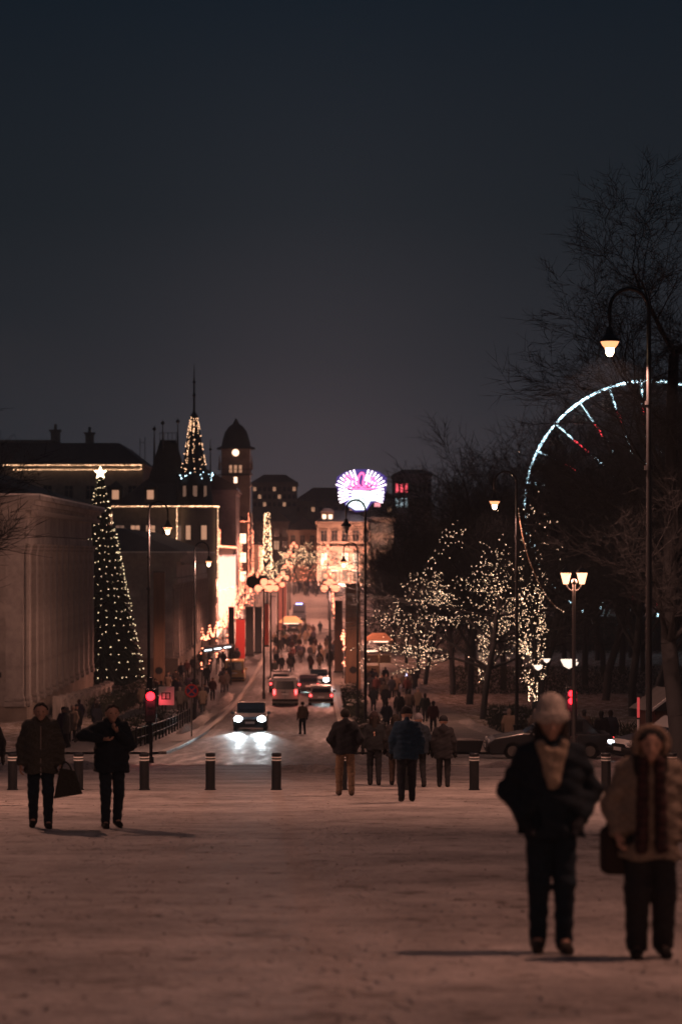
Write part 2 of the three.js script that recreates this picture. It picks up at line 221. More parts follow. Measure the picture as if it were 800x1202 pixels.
function bulbs(points, r, mat, parent, name = 'bulb_string') { const o = new THREE.OctahedronGeometry(r, 0), src = o.attributes.position.array, out = new Float32Array(points.length * src.length); points.forEach((p, i) => { const q = .6 + .7 * RB() * RB() + .15; for (let k = 0; k < src.length; k += 3) { out[i * src.length + k] = src[k] * q + p.x; out[i * src.length + k + 1] = src[k + 1] * q + p.y; out[i * src.length + k + 2] = src[k + 2] * q + p.z; } }); const g = new THREE.BufferGeometry(); g.setAttribute('position', new THREE.BufferAttribute(out, 3)); g.computeVertexNormals(); const m = part(name, g, mat, parent); m.userData.kind = 'stuff'; return m; }
const along = (a, b, step, jit = 0, r = Math.random) => { const A = V(...a), B = V(...b), n = Math.max(1, Math.round(A.distanceTo(B) / step)), o = []; for (let i = 0; i <= n; i++) { const p = A.clone().lerp(B, i / n); if (jit) p.add(V((r() - .5) * jit, (r() - .5) * jit, (r() - .5) * jit)); o.push(p); } return o; };
const R = rng(77);

// dark block with the double string of lights on its eaves
{ const D = 352, yl = Y(549, D), b = block('dark_block', 'dark flat-roofed block with a double string of lights under its eaves', { x0: -62, x1: X(168, D), d0: D, d1: 385, top: yl + .6, mat: M.dark, roofH: 3.2, inset: 4, cols: 12, rowsY: [yl - 3.6, yl - 7.4, yl - 11.2], w: 1.2, h: 1.9, lit: (i, j) => j === 1 && i === 10 ? M.winWarm : (i * 5 + j * 3) % 17 === 0 ? M.winDim : M.glass });
  b.position.y; const by = b.position.y, bx = b.position.x, zf = 17;
  bulbs([...along([X(5, D) - bx, yl - by + .35, zf], [X(166, D) - bx, yl - by + .35, zf], .22, .05, R), ...along([X(17, D) - bx, yl - by - .3, zf], [X(166, D) - bx, yl - by - .3, zf], .22, .05, R), ...along([X(166, D) - bx, yl - by - .3, zf], [X(166, D) - bx, yl - by + .35, zf], .2, 0, R)], .058, M.bulbWarm, b);
  for (const [px, w, h] of [[58, 1.3, 3.4], [99, 1.2, 3]]) { const c = part('chimney', [box(w, h, w, X(px, D) - bx, yl - by + 2.4 + h / 2, 8), box(w + .4, .3, w + .4, X(px, D) - bx, yl - by + 2.4 + h, 8)], M.dark, b); part('chimney_pot', cyl(.25, .2, .9, X(px, D) - bx, yl - by + 2.4 + h + .1, 8, 8), M.dark, c); }
  part('attic', [box(9, 3.6, 10, X(22, D) - bx, yl - by + 2.3, 6), box(9.4, .3, 10.4, X(22, D) - bx, yl - by + 4.15, 6)], M.dark, b);
  part('antenna', [rod(V(X(160, D) - bx, yl - by + 1, 9), V(X(160, D) - bx, yl - by + 4.6, 9), .05), rod(V(X(166, D) - bx, yl - by + 1, 9), V(X(166, D) - bx, yl - by + 4.8, 9), .05), rod(V(X(160, D) - bx, yl - by + 4, 9), V(X(166, D) - bx, yl - by + 4, 9), .04)], M.iron, b);
}
// corner house with the turret and lit spire
{ const D = 292, yl = Y(597, D), x1 = X(240, D), b = block('corner_house', 'dark corner house with a needle spire hung with lights', { x0: X(132, D), x1, d0: D, d1: 312, top: yl + .4, mat: M.dark, cols: 6, rowsY: [yl - 2.9, yl - 6.6, yl - 10.4], w: 1.05, h: 1.7, lit: (i, j) => (j === 0 && (i === 1 || i === 2)) ? M.winWarm : (j + i) % 4 === 0 ? M.winDim : M.glass, frame: M.dark });
  const bx = b.position.x, by = b.position.y, zf = 10, H = b.userData.top, cx = X(243, D) - 1.1 - bx, cz = zf - .8, tr = 2.2;
  part('corner_turret', [cyl(tr, tr, H - .2, cx, 0, cz, 20), cyl(tr + .3, tr + .3, .4, cx, H - .4, cz, 20)], M.dark, b);
  for (let k = 0; k < 3; k++) for (const a of [-.5, .35]) { const f = windowAt(b, .7, 1.7, 0, cx + Math.sin(a) * (tr + .02), H - 3.3 - k * 3.7, cz + Math.cos(a) * (tr + .02), k === 0 ? M.winWarm : M.winDim, M.dark, false); f.rotation.y = a; }
  const ty = Y(560, D) - by; const sx = X(227, D) - bx;
  part('spire_base', [cyl(2.3, 1.95, ty - H + .2, sx, H - .1, cz - 1, 16), cyl(2.2, 2.2, .3, sx, ty, cz - 1, 16)], M.slate, b);
  for (const a of [-.5, .1, .7]) { const f = windowAt(b, .5, 1.3, 0, sx + Math.sin(a) * 2.13, H + 1.7, cz - 1 + Math.cos(a) * 2.13, M.winDim, M.slate, false); f.rotation.y = a; }
  const s1 = Y(488, D) - by, s2 = Y(424, D) - by;
  const spire = part('spire', [lathe([[1.75, ty + .1], [1.3, ty + 1.8], [1.05, ty + 3.6], [.75, s1 - 2], [.42, s1 - .4], [.5, s1], [.14, s1 + .6], [.1, s2 - 2.4], [.02, s2 - .2], [.001, s2]], 12).translate(sx, 0, cz - 1), ball(.2, sx, s2 - 2.4, cz - 1), ball(.22, sx, s1 + 2.6, cz - 1)], M.slate, b);
  part('finial', [rod(V(sx + 2, ty, cz - .4), V(sx + 2, ty + 4.6, cz - .4), .12, .03), ball(.18, sx + 2, ty + 3.4, cz - .4)], M.slate, b);
  const pts = []; for (let i = 0; i < 230; i++) { const t = Math.pow(R(), .85), y = ty + .6 + (s1 - ty - .6) * t, r = 1.6 * (1 - t) + .42 * t, a = Math.floor(R() * 9) / 9 * Math.PI * 2 + (R() - .5) * .25; pts.push(V(sx + Math.sin(a) * r, y, cz - 1 + Math.cos(a) * r)); }
  bulbs(pts, .045, M.bulbWarm, spire);
  const ice = []; for (let i = 0; i < 26; i++) { const a = R() * Math.PI * 2; ice.push(V(sx + Math.sin(a) * 2.3, ty - .3 + R() * .9, cz - 1 + Math.cos(a) * 2.3)); } bulbs(ice, .06, M.bulbIce, spire);
  // roof gables with finials
  const gx = X(194, D) - bx, g1 = Y(552, D) - by, g2 = Y(516, D) - by;
  part('roof', [hip(X(240, D) - X(132, D), 19, 3.4, 4, H - .02), hip(6.4, 6, g2 - H, 2.2, H).translate(gx, 0, 4), box(2, .2, 1.2, gx, g2 + 0.1, 4)], M.slate, b);
  for (const [px, t] of [[178, 497], [188, 490], [206, 488]]) part('finial', [rod(V(X(px, D) - bx, g1 - .5, 5), V(X(px, D) - bx, Y(t, D) - by, 5), .22, .04), ball(.24, X(px, D) - bx, Y(t + 4, D) - by, 5)], M.slate, b);
  part('roof_railing', [box(2.2, .06, .06, gx, g2 + 1.1, 4.4), ...[-1, -.5, 0, .5, 1].map(k => box(.06, 1, .06, gx + k, g2 + .6, 4.4))], M.iron, b);
  const curve = []; for (let i = 0; i <= 14; i++) { const a = i / 14 * 1.9 - .3; curve.push(V(cx + Math.sin(a) * (tr + .35), H - .15, cz + Math.cos(a) * (tr + .35))); }
  bulbs([...along([-(x1 - X(132, D)) / 2, H - .15, zf + .4], [cx - .4, H - .15, zf + 1.7], .2, .05, R), ...curve.flatMap((p, i) => i ? along(curve[i - 1].toArray(), p.toArray(), .16, .03, R) : []), ...along([cx + tr + .2, H - .2, cz + .9], [cx + tr + .2, H - 11, cz + .9], .24, .06, R), ...along([X(208, D) - bx, H - .2, zf + .5], [X(208, D) - bx, H - 5, zf + .5], .2, .05, R)], .058, M.bulbWarm, b);
  // dormer windows
  for (const [px, m] of [[131, M.winWarm], [172, M.winWarm]]) { const d = part('dormer', [box(1.5, 2, 1.5, X(px + 4, D) - bx, H + 1.2, zf - 1.6), hip(1.8, 1.8, .8, .9, H + 2.2).translate(X(px + 4, D) - bx, 0, zf - 1.6)], M.slate, b); part('window', box(.8, 1.1, .06, X(px + 4, D) - bx, H + 1.3, zf - .84), m, d); }
}
// facade behind the curtain of lights
{ const b = block('curtain_lit_house', 'street house veiled by a bright curtain of light strings', { x0: -24, x1: -13.2, d0: 316, d1: 390, top: 2.6, mat: M.plaster, roofH: 3, inset: 4, face: 1, cols: 12, rowsY: [-.6, -3.8], w: 1.3, h: 1.8, lit: () => M.winWarm });
  const H = b.userData.top, W2 = 5.4;
  for (let i = 0; i < 46; i++) { const z = 35 - i * 1.5, m = part('light_string', [rod(V(W2 + .5, H - 1 - R() * .5, z), V(W2 + .5, 2.6 + R() * 1.6, z), .035, .035, 4)], glowCurtain(), b); m.userData.kind = 'stuff'; }
  for (const z of [28, 6, -18]) { const l = new THREE.PointLight(lin(1, .42, .3), 330); l.position.set(W2 + 1.3, H * .55, z); l.castShadow = true; l.shadow.radius = 40; b.add(l); l.name = 'curtain_light'; }
  const top = []; for (const z of [36, 33.5, 31]) top.push(...along([W2 + .5, H + .2, z], [W2 + .5, H + 2.2, z - 1], .25, .1, R)); bulbs([...along([W2 + .5, H + .1, 36], [W2 + .5, H + .1, -36], .5, .2, R), ...along([-2, H - .1, 36.5], [W2 + .5, H - .1, 36.5], .3, .1, R), ...top], .09, M.bulbWarmBright, b);
  for (let z = 33; z > -34; z -= 4.2) part('shop_window', box(.1, 2.1, 3.2, W2 + .06, 2.0, z), z % 2 > .9 ? M.winWarm : M.winBright, b);
  part('awning', [box(1.6, .12, 8, W2 + .9, 2.4, 30), box(.06, .5, 8, W2 + 1.7, 2.2, 30)], M.red, b);
}
function glowCurtain() { return glowCurtain.m ||= glow(lin(1, .42, .32), 2.8); }
// pale gabled side wall and further street houses on that side
{ const b = block('gabled_house', 'pale house with a blank side wall and steep dark roof', { x0: -24, x1: -13.0, d0: 396, d1: 416, top: Y(575, 396), mat: M.lilac, roofH: 0 }); const H = b.userData.top;
  part('roof', [prism([[-5.6, H], [5.6, H], [5.6, H + .6], [-2, H + 5]], 20.5).translate(0, 0, -10.2)], M.slate, b); }
block('ornate_house', 'narrow ornate street house outlined in warm bulbs', { x0: -22, x1: -12.4, d0: 447, d1: 470, top: Y(612, 447), mat: M.plaster, roofH: 2, inset: 3, face: 0, cols: 5, rowsY: [4.5, 1, -2.5], w: 1.1, h: 1.8, lit: (i, j) => i > 2 ? M.winBright : M.glass });
{ const b = scene.children[scene.children.length - 1]; const H = b.userData.top; bulbs([...along([4.9, 1, 11.7], [4.9, H + 1.5, 11.7], .3, .12, R), ...along([2.9, 4, 11.7], [2.9, H + .5, 11.7], .4, .12, R), ...along([1, H, 11.9], [4.9, H, 11.9], .25, .15, R)], .1, M.bulbWarmBright, b); }
block('shop_house', 'low lit shop house past the bright light curtain', { x0: -20, x1: -11.2, d0: 471, d1: 500, top: 3.5, mat: M.plaster, roofH: 2.5, inset: 3, face: 1, cols: 6, rowsY: [0, -2.8], lit: (i) => i % 2 ? M.winWarm : M.winBright });
// strings of bulbs hung down the further shop facades
{ const r = rng(611); for (const [x, d0, d1, top, lab] of [[-12.55, 398, 415, 4.5, 'strings of bulbs hung down the pale gabled house'], [-12.0, 449, 468, 6.5, 'strings of bulbs hung down the narrow ornate house'], [-10.9, 472, 499, 3.2, 'strings of bulbs hung down the low shop house'], [-12.6, 318, 388, -3.2, 'strings of bulbs over the shop windows of the light-curtain house']]) { const o = thing('light_curtain', lab, 'light strings', [x, 0, 0]), p = []; for (let d = d0; d < d1; d += 1.6) for (let y = gy(d) + 2.6; y < top; y += .55) p.push(V((r() - .5) * .3, y + (r() - .5) * .3, -d - (r() - .5) * .4)); bulbs(p, .085, M.bulbWarmBright, o); part('cable', tube([[0, top, -d0], [0, top - .2, -(d0 + d1) / 2], [0, top, -d1]], .02, 4), M.iron, o); const l = new THREE.PointLight(lin(1, .36, .24), 160); l.position.set(1.4, top - 2, -(d0 + d1) / 2); l.castShadow = true; l.shadow.radius = 30; l.name = 'curtain_light'; o.add(l); } }
// clock tower
{ const D = 452, b = thing('clock_tower', 'dark domed clock tower with a glowing dial', 'tower', [X(277, D), 0, -D]); const w = 5.3;
  const y0 = gy(D) - 1, yb = Y(602, D), yd = Y(527, D), yt = Y(491, D);
  part('shaft', [uvBox(w + .6, yb - y0, w + .6, 0, (yb + y0) / 2, 0), uvBox(w, yd - yb, w, 0, (yd + yb) / 2, 0), uvBox(w + .5, .3, w + .5, 0, Y(570, D), 0), uvBox(w + .4, .25, w + .4, 0, Y(545, D), 0)], M.dark, b);
  const dome = part('dome', [lathe([[3.6, yd - .1], [3.5, yd + .25], [2.75, yd + .5], [2.5, yd + 1.7], [2.05, yd + 3.2], [1.2, yd + 4.3], [.55, yd + 4.7], [.5, yd + 5.1], [.12, yd + 5.4], [.05, yt], [0, yt]], 20)], M.copper, b);
  part('ball_finial', ball(.25, 0, yt - .3, 0), M.copper, dome);
  const dial = part('clock_dial', new THREE.CylinderGeometry(.62, .62, .1, 20).rotateX(Math.PI / 2).translate(0, Y(532, D), w / 2 + .06), M.winBright, b);
  part('clock_hand', [box(.05, .45, .03, 0, Y(532, D) + .18, w / 2 + .13), box(.35, .05, .03, .14, Y(532, D), w / 2 + .13)], M.iron, dial);
  for (const [x, s] of [[-.9, 1], [0, 1], [.9, 1]]) { windowAt(b, .55, 1.4, 0, x, Y(551, D), w / 2 + .03, M.winWarm, M.dark, false); }
  windowAt(b, .6, 1.1, 0, 0, Y(564, D), w / 2 + .03, M.winBright, M.dark, false);
  windowAt(b, .6, 1.3, 0, 0, Y(585, D), w / 2 + .03, M.glass, M.dark, false);
  windowAt(b, .6, 1.4, 1, w / 2 + .03, Y(551, D), 0, M.winWarm, M.dark, false);
  part('balcony', [box(w + 1.2, .2, 1, 0, Y(558, D), w / 2 + .5), ...Array.from({ length: 10 }, (_, i) => box(.06, .9, .06, -2.8 + i * .62, Y(558, D) + .5, w / 2 + .95)), box(w + 1.1, .08, .08, 0, Y(558, D) + 1, w / 2 + .95)], M.iron, b);
  part('pinnacle', [rod(V(-3, yd - 4, 2.4), V(-3, yd - 1.2, 2.4), .3, .05), rod(V(3, yd - 4, 2.4), V(3, yd - 1.2, 2.4), .3, .05)], M.dark, b);
}
// pale palace at the head of the street
{ const D = 472, x0 = X(372, D), x1 = X(432, D), yt = Y(612, D), b = block('head_building', 'pale lit building closing the street, lamps on its lower floors', { x0, x1, d0: D, d1: 492, top: yt, mat: M.plaster, roofH: 2.2, inset: 3, sink: 1 });
  const bx = b.position.x, by = b.position.y, zf = 10;
  const rows_ = [[629, 1.15, 2.1, i => M.glass], [656, 1.2, 2.3, i => [M.winBright, M.winWarm, M.winBright, M.winBright, M.winWarm][i]], [676, 1.3, 2.3, i => i % 2 ? M.winBright : M.winWarm]];
  for (const [py, w, h, f] of rows_) for (let i = 0; i < 5; i++) windowAt(b, w, h, 0, X(384 + i * 12.4 - 4, D) - bx, Y(py, D) - by, zf + .03, f(i), M.plaster);
  for (const py of [642, 665]) part('string_course', box(x1 - x0 + .3, .3, .5, 0, Y(py, D) - by, zf + .2), M.plaster, b);
  const d = part('dormer', [box(2.6, 2, 2, X(384, D) - bx, Y(606, D) - by - .2, zf - 1.6), hip(3, 2.4, .8, .9, Y(606, D) - by + .8).translate(X(384, D) - bx, 0, zf - 1.6)], M.plaster, b); for (const k of [-.6, .6]) part('window', box(.7, 1.1, .06, X(384, D) - bx + k, Y(606, D) - by - .2, zf - .56), M.winBright, d);
  part('shop_window', [box(x1 - x0 - 1, 2.2, .1, 0, 2.3, zf + .1)], M.winWarm, b);
  const pts = []; for (let i = 0; i < 90; i++) pts.push(V((R() - .5) * (x1 - x0), Y(646 + Math.floor(R() * 3) * 16, D) - by + (R() - .5) * 2.4, zf + .4 + R() * .4)); bulbs(pts, .07, M.bulbWarmBright, b);
  for (const k of [-3, 0.5, 4]) { const l = new THREE.PointLight(LAMPC, 420); l.position.set(k, Y(672, D) - by, zf + 5.5); l.castShadow = true; l.shadow.radius = 20; b.add(l); l.name = 'facade_lamp'; }
  const lw = block('side_house', 'pale lower house set back beside the lit building closing the street', { x0: X(338, 482), x1: x0 - .05, d0: 482, d1: 500, top: Y(622, 482), mat: M.plaster, roofH: 2.6, inset: 3, cols: 3, rowsY: [Y(634, 482), Y(652, 482)], w: .9, h: 1.9, lit: () => M.glass, frame: M.plaster });
  bulbs(Array.from({ length: 90 }, () => V((R() - .5) * 5.5, Y(665 + R() * 18, 482) - lw.position.y, 9.4 + R() * .6)), .06, M.bulbWarmBright, lw);
}
// houses beyond, on the rising town behind
block('sign_house', 'dark house carrying the glowing rooftop sign', { x0: X(433, 474), x1: X(462, 474), d0: 474, d1: 490, top: Y(607, 474), mat: M.dark, cols: 3, rowsY: [Y(620, 474), Y(640, 474)], lit: () => M.winDim });
block('red_window_house', 'hazy far house with three red glowing windows', { x0: X(463, 540), x1: X(506, 540), d0: 540, d1: 560, top: Y(556, 540), mat: M.lilac, roofH: 1, inset: 2, cols: 8, rowsY: [Y(573, 540), Y(590, 540)], w: .55, h: 1.9, lit: (i, j) => j ? (i < 3 ? M.winIce : M.glass) : i < 3 ? M.winRed : M.glass });
block('hill_house', 'far house with rows of small lit windows beside the clock tower', { x0: X(296, 600), x1: X(348, 600), d0: 600, d1: 620, top: Y(566, 600), mat: M.dark, roofH: 2, inset: 3, cols: 9, rowsY: [Y(574, 600), Y(583, 600), Y(592, 600)], w: .7, h: 1, lit: (i, j) => (i * 7 + j * 5) % 4 === 0 ? M.winWarm : M.glass });
block('hill_house', 'broad dark far house under the glowing rooftop sign', { x0: X(345, 610), x1: X(470, 610), d0: 610, d1: 640, top: Y(588, 610), mat: M.dark, roofH: 3.5, inset: 5, cols: 14, rowsY: [Y(598, 610)], w: .8, h: 1.1, lit: (i) => i % 5 === 2 ? M.winWarm : M.glass });
block('hill_house', 'far dark house with a gable behind the lit cone tree', { x0: X(300, 520), x1: X(339, 520), d0: 520, d1: 540, top: Y(612, 520), mat: M.dark, roofH: 3, inset: 3.4, cols: 4, rowsY: [Y(625, 520), Y(640, 520)], lit: (i, j) => i === 2 && j ? M.winWarm : M.glass });
// glowing rooftop sign
{ const D = 474, k = D / F, s = thing('neon_sign', 'glowing rooftop sign with white rays, pink script and a clock dial', 'sign', [X(424, D), Y(577, D), -D + .2]);
  const P = (zx, zy) => [((zx - 395) / 10) * k, -((zy - 370) / 10) * k];
  const outline = [[110, 200], [200, 140], [320, 112], [480, 112], [600, 140], [690, 205], [684, 330], [660, 480], [520, 505], [450, 600], [320, 610], [205, 530], [125, 390], [95, 290]];
  part('sign_panel', prism(outline.map(p => P(...p)), .3), glow(lin(.12, .07, .42), .8), s);
  const ray = []; for (let i = 0; i <= 26; i++) { const a = (-112 + i * 224 / 26) * Math.PI / 180, c = P(390, 400), r1 = k * (Math.abs(a) < 1.25 ? 29 + 2.6 * Math.sin(Math.abs(a)) : 27), r0 = r1 * (i % 2 ? .55 : .42); if (Math.abs(i - 13) < 2) continue; const m = part('ray_tube', rod(V(c[0] + Math.sin(a) * r0, c[1] + Math.cos(a) * r0, .42), V(c[0] + Math.sin(a) * r1, c[1] + Math.cos(a) * r1, .42), .15, .15, 5), ray.m ||= glow(lin(1, .82, .92), 4), s); }
  const pink = glow(lin(1, .12, .32), 3.2);
  const strokes = [[[190, 280], [225, 180], [275, 200], [255, 300], [200, 330]], [[250, 195], [270, 250], [255, 340]], [[350, 320], [365, 190], [400, 150], [425, 185], [415, 290], [450, 320]], [[360, 290], [400, 330], [440, 280]], [[490, 300], [520, 215], [550, 195], [530, 300], [585, 300]], [[545, 240], [575, 270], [560, 310]], [[300, 200], [315, 260], [330, 330]], [[460, 250], [475, 310]], [[280, 335], [395, 345], [520, 335], [600, 340]]];
  for (const st of strokes) part('script_tube', tube(st.map(p => [...P(...p), .5]), .2, 6), pink, s);
  part('light_panel', prism([[290, 355], [480, 365], [655, 370], [640, 478], [500, 480], [440, 585], [320, 585], [215, 520], [280, 450]].map(p => P(...p)), .1).translate(0, 0, .32), glow(lin(.8, .95, .95), 2.6), s);
  const dial = part('clock_dial', new THREE.TorusGeometry(4.4 * k, .9 * k * .7, 6, 24).translate(...P(390, 490), .46), glow(lin(.45, .5, .55), .7), s);
  part('blue_diamond', box(7.5 * k, 7.5 * k, .14).rotateZ(.78).translate(...P(232, 440), .44), glow(lin(.16, .1, .7), 1.2), s);
  const marks = []; for (let i = 0; i < 14; i++) marks.push(box((.5 + R()) * k, (.6 + R()) * k, .05).translate(...P(490 + (i % 7) * 22, i < 7 ? 405 : 450), .45)); part('panel_marks', marks, glow(lin(.3, .5, .75), .9), s);
  part('lower_panel', box(7 * k, 4.5 * k, .2).translate(...P(580, 525), .1), glow(lin(1, .35, .4), 1.4), s);
  const st = []; for (const x of [-1.6, 0, 1.6]) st.push(rod(V(x, -5.4, -.6), V(x, -3, -.05), .12), rod(V(x, -5.4, -2.5), V(x, -1, -.05), .09)); part('support_frame', st, M.iron, s);
  const l = new THREE.PointLight(lin(.95, .7, .85), 60); l.position.set(0, 0, 2.5); l.castShadow = true; l.shadow.radius = 60; s.add(l); l.name = 'sign_light';
}
// ---------------------------------------------------------------- street lamps
const armPts = s => { const o = [[0, 9.9, 0]]; for (let i = 0; i <= 10; i++) { const a = i / 10 * Math.PI; o.push([s * (.42 - .42 * Math.cos(a)), 10.35 + .45 * Math.sin(a), 0]); } o.push([s * .84, 10.1, 0]); return o; };
const lampGeo = {};
function swanLamp(label, x, d, dir, lit, k = 1, far = false, open = false, cone = 1.5) {       // dir: side to which the arm reaches; x: the hanging head
  const L = thing(far ? 'globe_lamp' : 'swan_neck_lamp', label, 'street lamp', [x - dir * .84, gy(d), -d], dir > 0 ? 0 : Math.PI, far ? 'globe lamps along the street' : 'swan-neck street lamps');
  const G = lampGeo.g ||= { pole: join([cyl(.13, .12, 1.1, 0, 0, 0, 12), cyl(.16, .16, .12, 0, 0, 0, 12), cyl(.15, .15, .08, 0, 1.08, 0, 12), cyl(.072, .05, 9.0, 0, 1.1, 0, 10), cyl(.1, .1, .1, 0, 6.9, 0, 10), cyl(.09, .09, .08, 0, 8.3, 0, 10)]), arm: tube(armPts(1), .042, 8, 40), bracket: rod(V(0, 6.9, 0), V(.9, 6.9, 0), .02), drop: join([rod(V(.84, 10.15, 0), V(.84, 9.95, 0), .028), cyl(.1, .06, .16, .84, 9.82, 0, 12), cyl(.215, .1, .12, .84, 9.7, 0, 16), cyl(.225, .215, .05, .84, 9.66, 0, 16)]), glass: lathe([[.11, 9.52], [.16, 9.58], [.2, 9.66], [0, 9.66]], 16).translate(.84, 0, 0), core: lathe([[0, 9.34], [.05, 9.35], [.085, 9.41], [.1, 9.52], [.09, 9.58]], 14).translate(.84, 0, 0) };
  if (far) { part('pole', [cyl(.1, .06, 8.6, 0, 0, 0, 8), cyl(.13, .13, .5, 0, 0, 0, 8)], M.iron, L); part('crossarm', [tube([[-.45, 8.35, 0], [0, 8.55, 0], [.45, 8.35, 0]], .03, 5)], M.iron, L); for (const q of [[-.45, 8.6], [.45, 8.6], [0, 9.1]]) part('lamp_globe', ball(.28, q[0], q[1], 0, 12), M.globe, L); for (const q of [[-.45, 8.86], [.45, 8.86], [0, 9.36]]) part('globe_cap', cyl(.2, .05, .12, q[0], q[1], 0, 8), M.iron, L); const l = new THREE.SpotLight(lin(1, .38, .26), LAMP * k * (d > 240 ? 1.9 : .9), 0, 1.45, .2); l.position.set(0, 8.25, .5); l.target.position.set(0, 0, .5); l.target.name = 'aim'; L.add(l.target); l.castShadow = true; l.shadow.radius = 20; l.name = 'lamp_light'; L.add(l); return L; }
  part('pole', G.pole, M.iron, L); part('arm', G.arm, M.iron, L); part('lamp_hood', G.drop, M.iron, L);
  part('lamp_glass', G.glass, lit ? (far ? M.farLens : M.lens) : M.lensOff, L); part('lamp_bulb', G.core, lit ? (far ? M.farLens : M.core) : M.lensOff, L);
  if (lit) { const l = open ? new THREE.PointLight(LAMPC, LAMP * k) : new THREE.SpotLight(LAMPC, LAMP * k, 0, cone, .12); l.position.set(.84, 9.42, 0); if (!open) { l.target.position.set(.84, 0, 0); l.target.name = 'aim'; L.add(l.target); } l.castShadow = true; l.shadow.radius = 5; l.name = 'lamp_light'; L.add(l); }
  return L;
}
swanLamp('lit swan-neck lamp beside the two strolling friends', 6.0, 17.4, -1, true, 1.1);
swanLamp('lit swan-neck lamp behind the viewpoint at the square edge', 6.2, -17, -1, true, 2.6);
swanLamp('added unseen swan-neck lamp lighting the square beside the olive parka', -8.4, 46, 1, true, 2);  // stands out of frame, added to lift the middle of the square
swanLamp('lit swan-neck lamp in front of the big bare tree', X(715, 52), 52, -1, true, 2.1, false, false, 1.17);
swanLamp('lit swan-neck lamp with a rope of lights hung from its pole', X(580, 92), 92, -1, true, .9, false, false, 1.17);
swanLamp('added unseen swan-neck lamp lighting the end wall of the near hall', -20, 133, 1, true, 1.05, false, true);  // out-of-frame lamp added to brighten the hall wall
swanLamp('unlit swan-neck lamp on the park kerb before the tan banner pylon', X(406, 106), 106, -1, false);
swanLamp('lit swan-neck lamp between the unlit lamp and the tan pylon', X(403, 146), 146, -1, true, 2);
swanLamp('lit swan-neck lamp rising behind the red signal, by the decorated spruce', X(197, 107), 107, 1, true, 1.05, false, true);
swanLamp('lit swan-neck lamp before the lamp-lit corner house', X(245, 145), 145, 1, true, 1.25, false, true);
for (const [px, py, d] of [[297, 693, 188], [307, 695, 222], [317, 694, 258], [324, 686, 300], [331, 677, 345], [334, 671, 385], [339, 662, 425]]) swanLamp('three-globe lamp in the row along the shop fronts', X(px, d), d, -1, true, .9 * 2.3, true);
for (const [px, py, d] of [[400, 690, 188], [397, 698, 225], [396, 696, 265], [394, 688, 310], [392, 678, 360], [390, 668, 415]]) swanLamp('three-globe lamp in the row along the park edge', X(px, d), d, 1, true, .9 * 2.3, true);
// twin lantern
function twinLantern(label, x, d, k) { const L = thing('twin_lantern', label, 'street lamp', [x, gy(d), -d]);
  part('pole', [cyl(.14, .12, .9, 0, 0, 0, 12), cyl(.075, .055, 5, 0, .9, 0, 10), ball(.1, 0, 5.9, 0), cyl(.1, .1, .1, 0, 2.4, 0, 10)], M.steel, L);
  part('crossarm', [tube([[-.26, 5.82, 0], [-.16, 5.65, 0], [0, 5.6, 0], [.16, 5.65, 0], [.26, 5.82, 0]], .03, 6)], M.steel, L);
  for (const s of [-1, 1]) { const n = part('lantern', lathe([[.09, 5.82], [.19, 6.18], [0, 6.18]], 6).translate(s * .26, 0, 0), M.lanternGlass, L); part('lantern_cap', lathe([[.24, 6.185], [.1, 6.32], [.02, 6.4], [0, 6.45]], 6).translate(s * .26, 0, 0), M.iron, n); const l = new THREE.PointLight(LAMPC, 13 * k); l.position.set(s * .26, 6.05, 0); l.castShadow = true; l.shadow.radius = 4; l.name = 'lantern_light'; L.add(l); }
  return L; }
twinLantern('twin lantern on a steel post behind the red signal of the park corner', X(673, 78), 78, 1);
// rope of lights from the lamp pole
{ const D = 92, p = [[608, 597], [612, 622], [618, 648], [628, 675], [640, 698], [652, 712], [661, 718]].map(([a, b]) => [X(a, D), Y(b, D), -D - .15]); const o = thing('light_rope', 'slack rope of tiny lights hanging from the lamp pole', 'light rope'); part('cable', tube(p, .025, 5, 40), M.tan, o); const c = new THREE.CatmullRomCurve3(p.map(q => V(...q))); bulbs(c.getSpacedPoints(46), .03, glow(lin(1, .6, .4), 1.6), o); }
// ---------------------------------------------------------------- bollards
{ let first; for (let i = 0; i < 11; i++) { const px = 15 + i * 77.3, d = 52.6 - (i > 6 ? .1 : 0); let b; if (!first) { b = first = thing('bollard', 'black steel bollard with two white reflective bands', 'bollard', [0, 0, 0], 0, 'bollards across the square');
  part('post', [lathe([[.125, -.1], [.125, .02], [.105, .03], [.105, .66], [.1, .67]], 20)], M.bollard, b); part('cap', lathe([[.105, .745], [.11, .76], [.11, .79], [.1, .805], [0, .815]], 20), M.bollard, b); part('neck', lathe([[.1, .66], [.1, .75]], 20), M.bollard, b);
  for (const y of [.655, .715]) part('reflective_band', lathe([[.107, y - .014], [.109, y], [.107, y + .014]], 20), M.reflective, b); } else b = dup(first); b.position.set(X(px, d), gy(d), -d); b.rotation.z = (R() - .5) * .012; } }
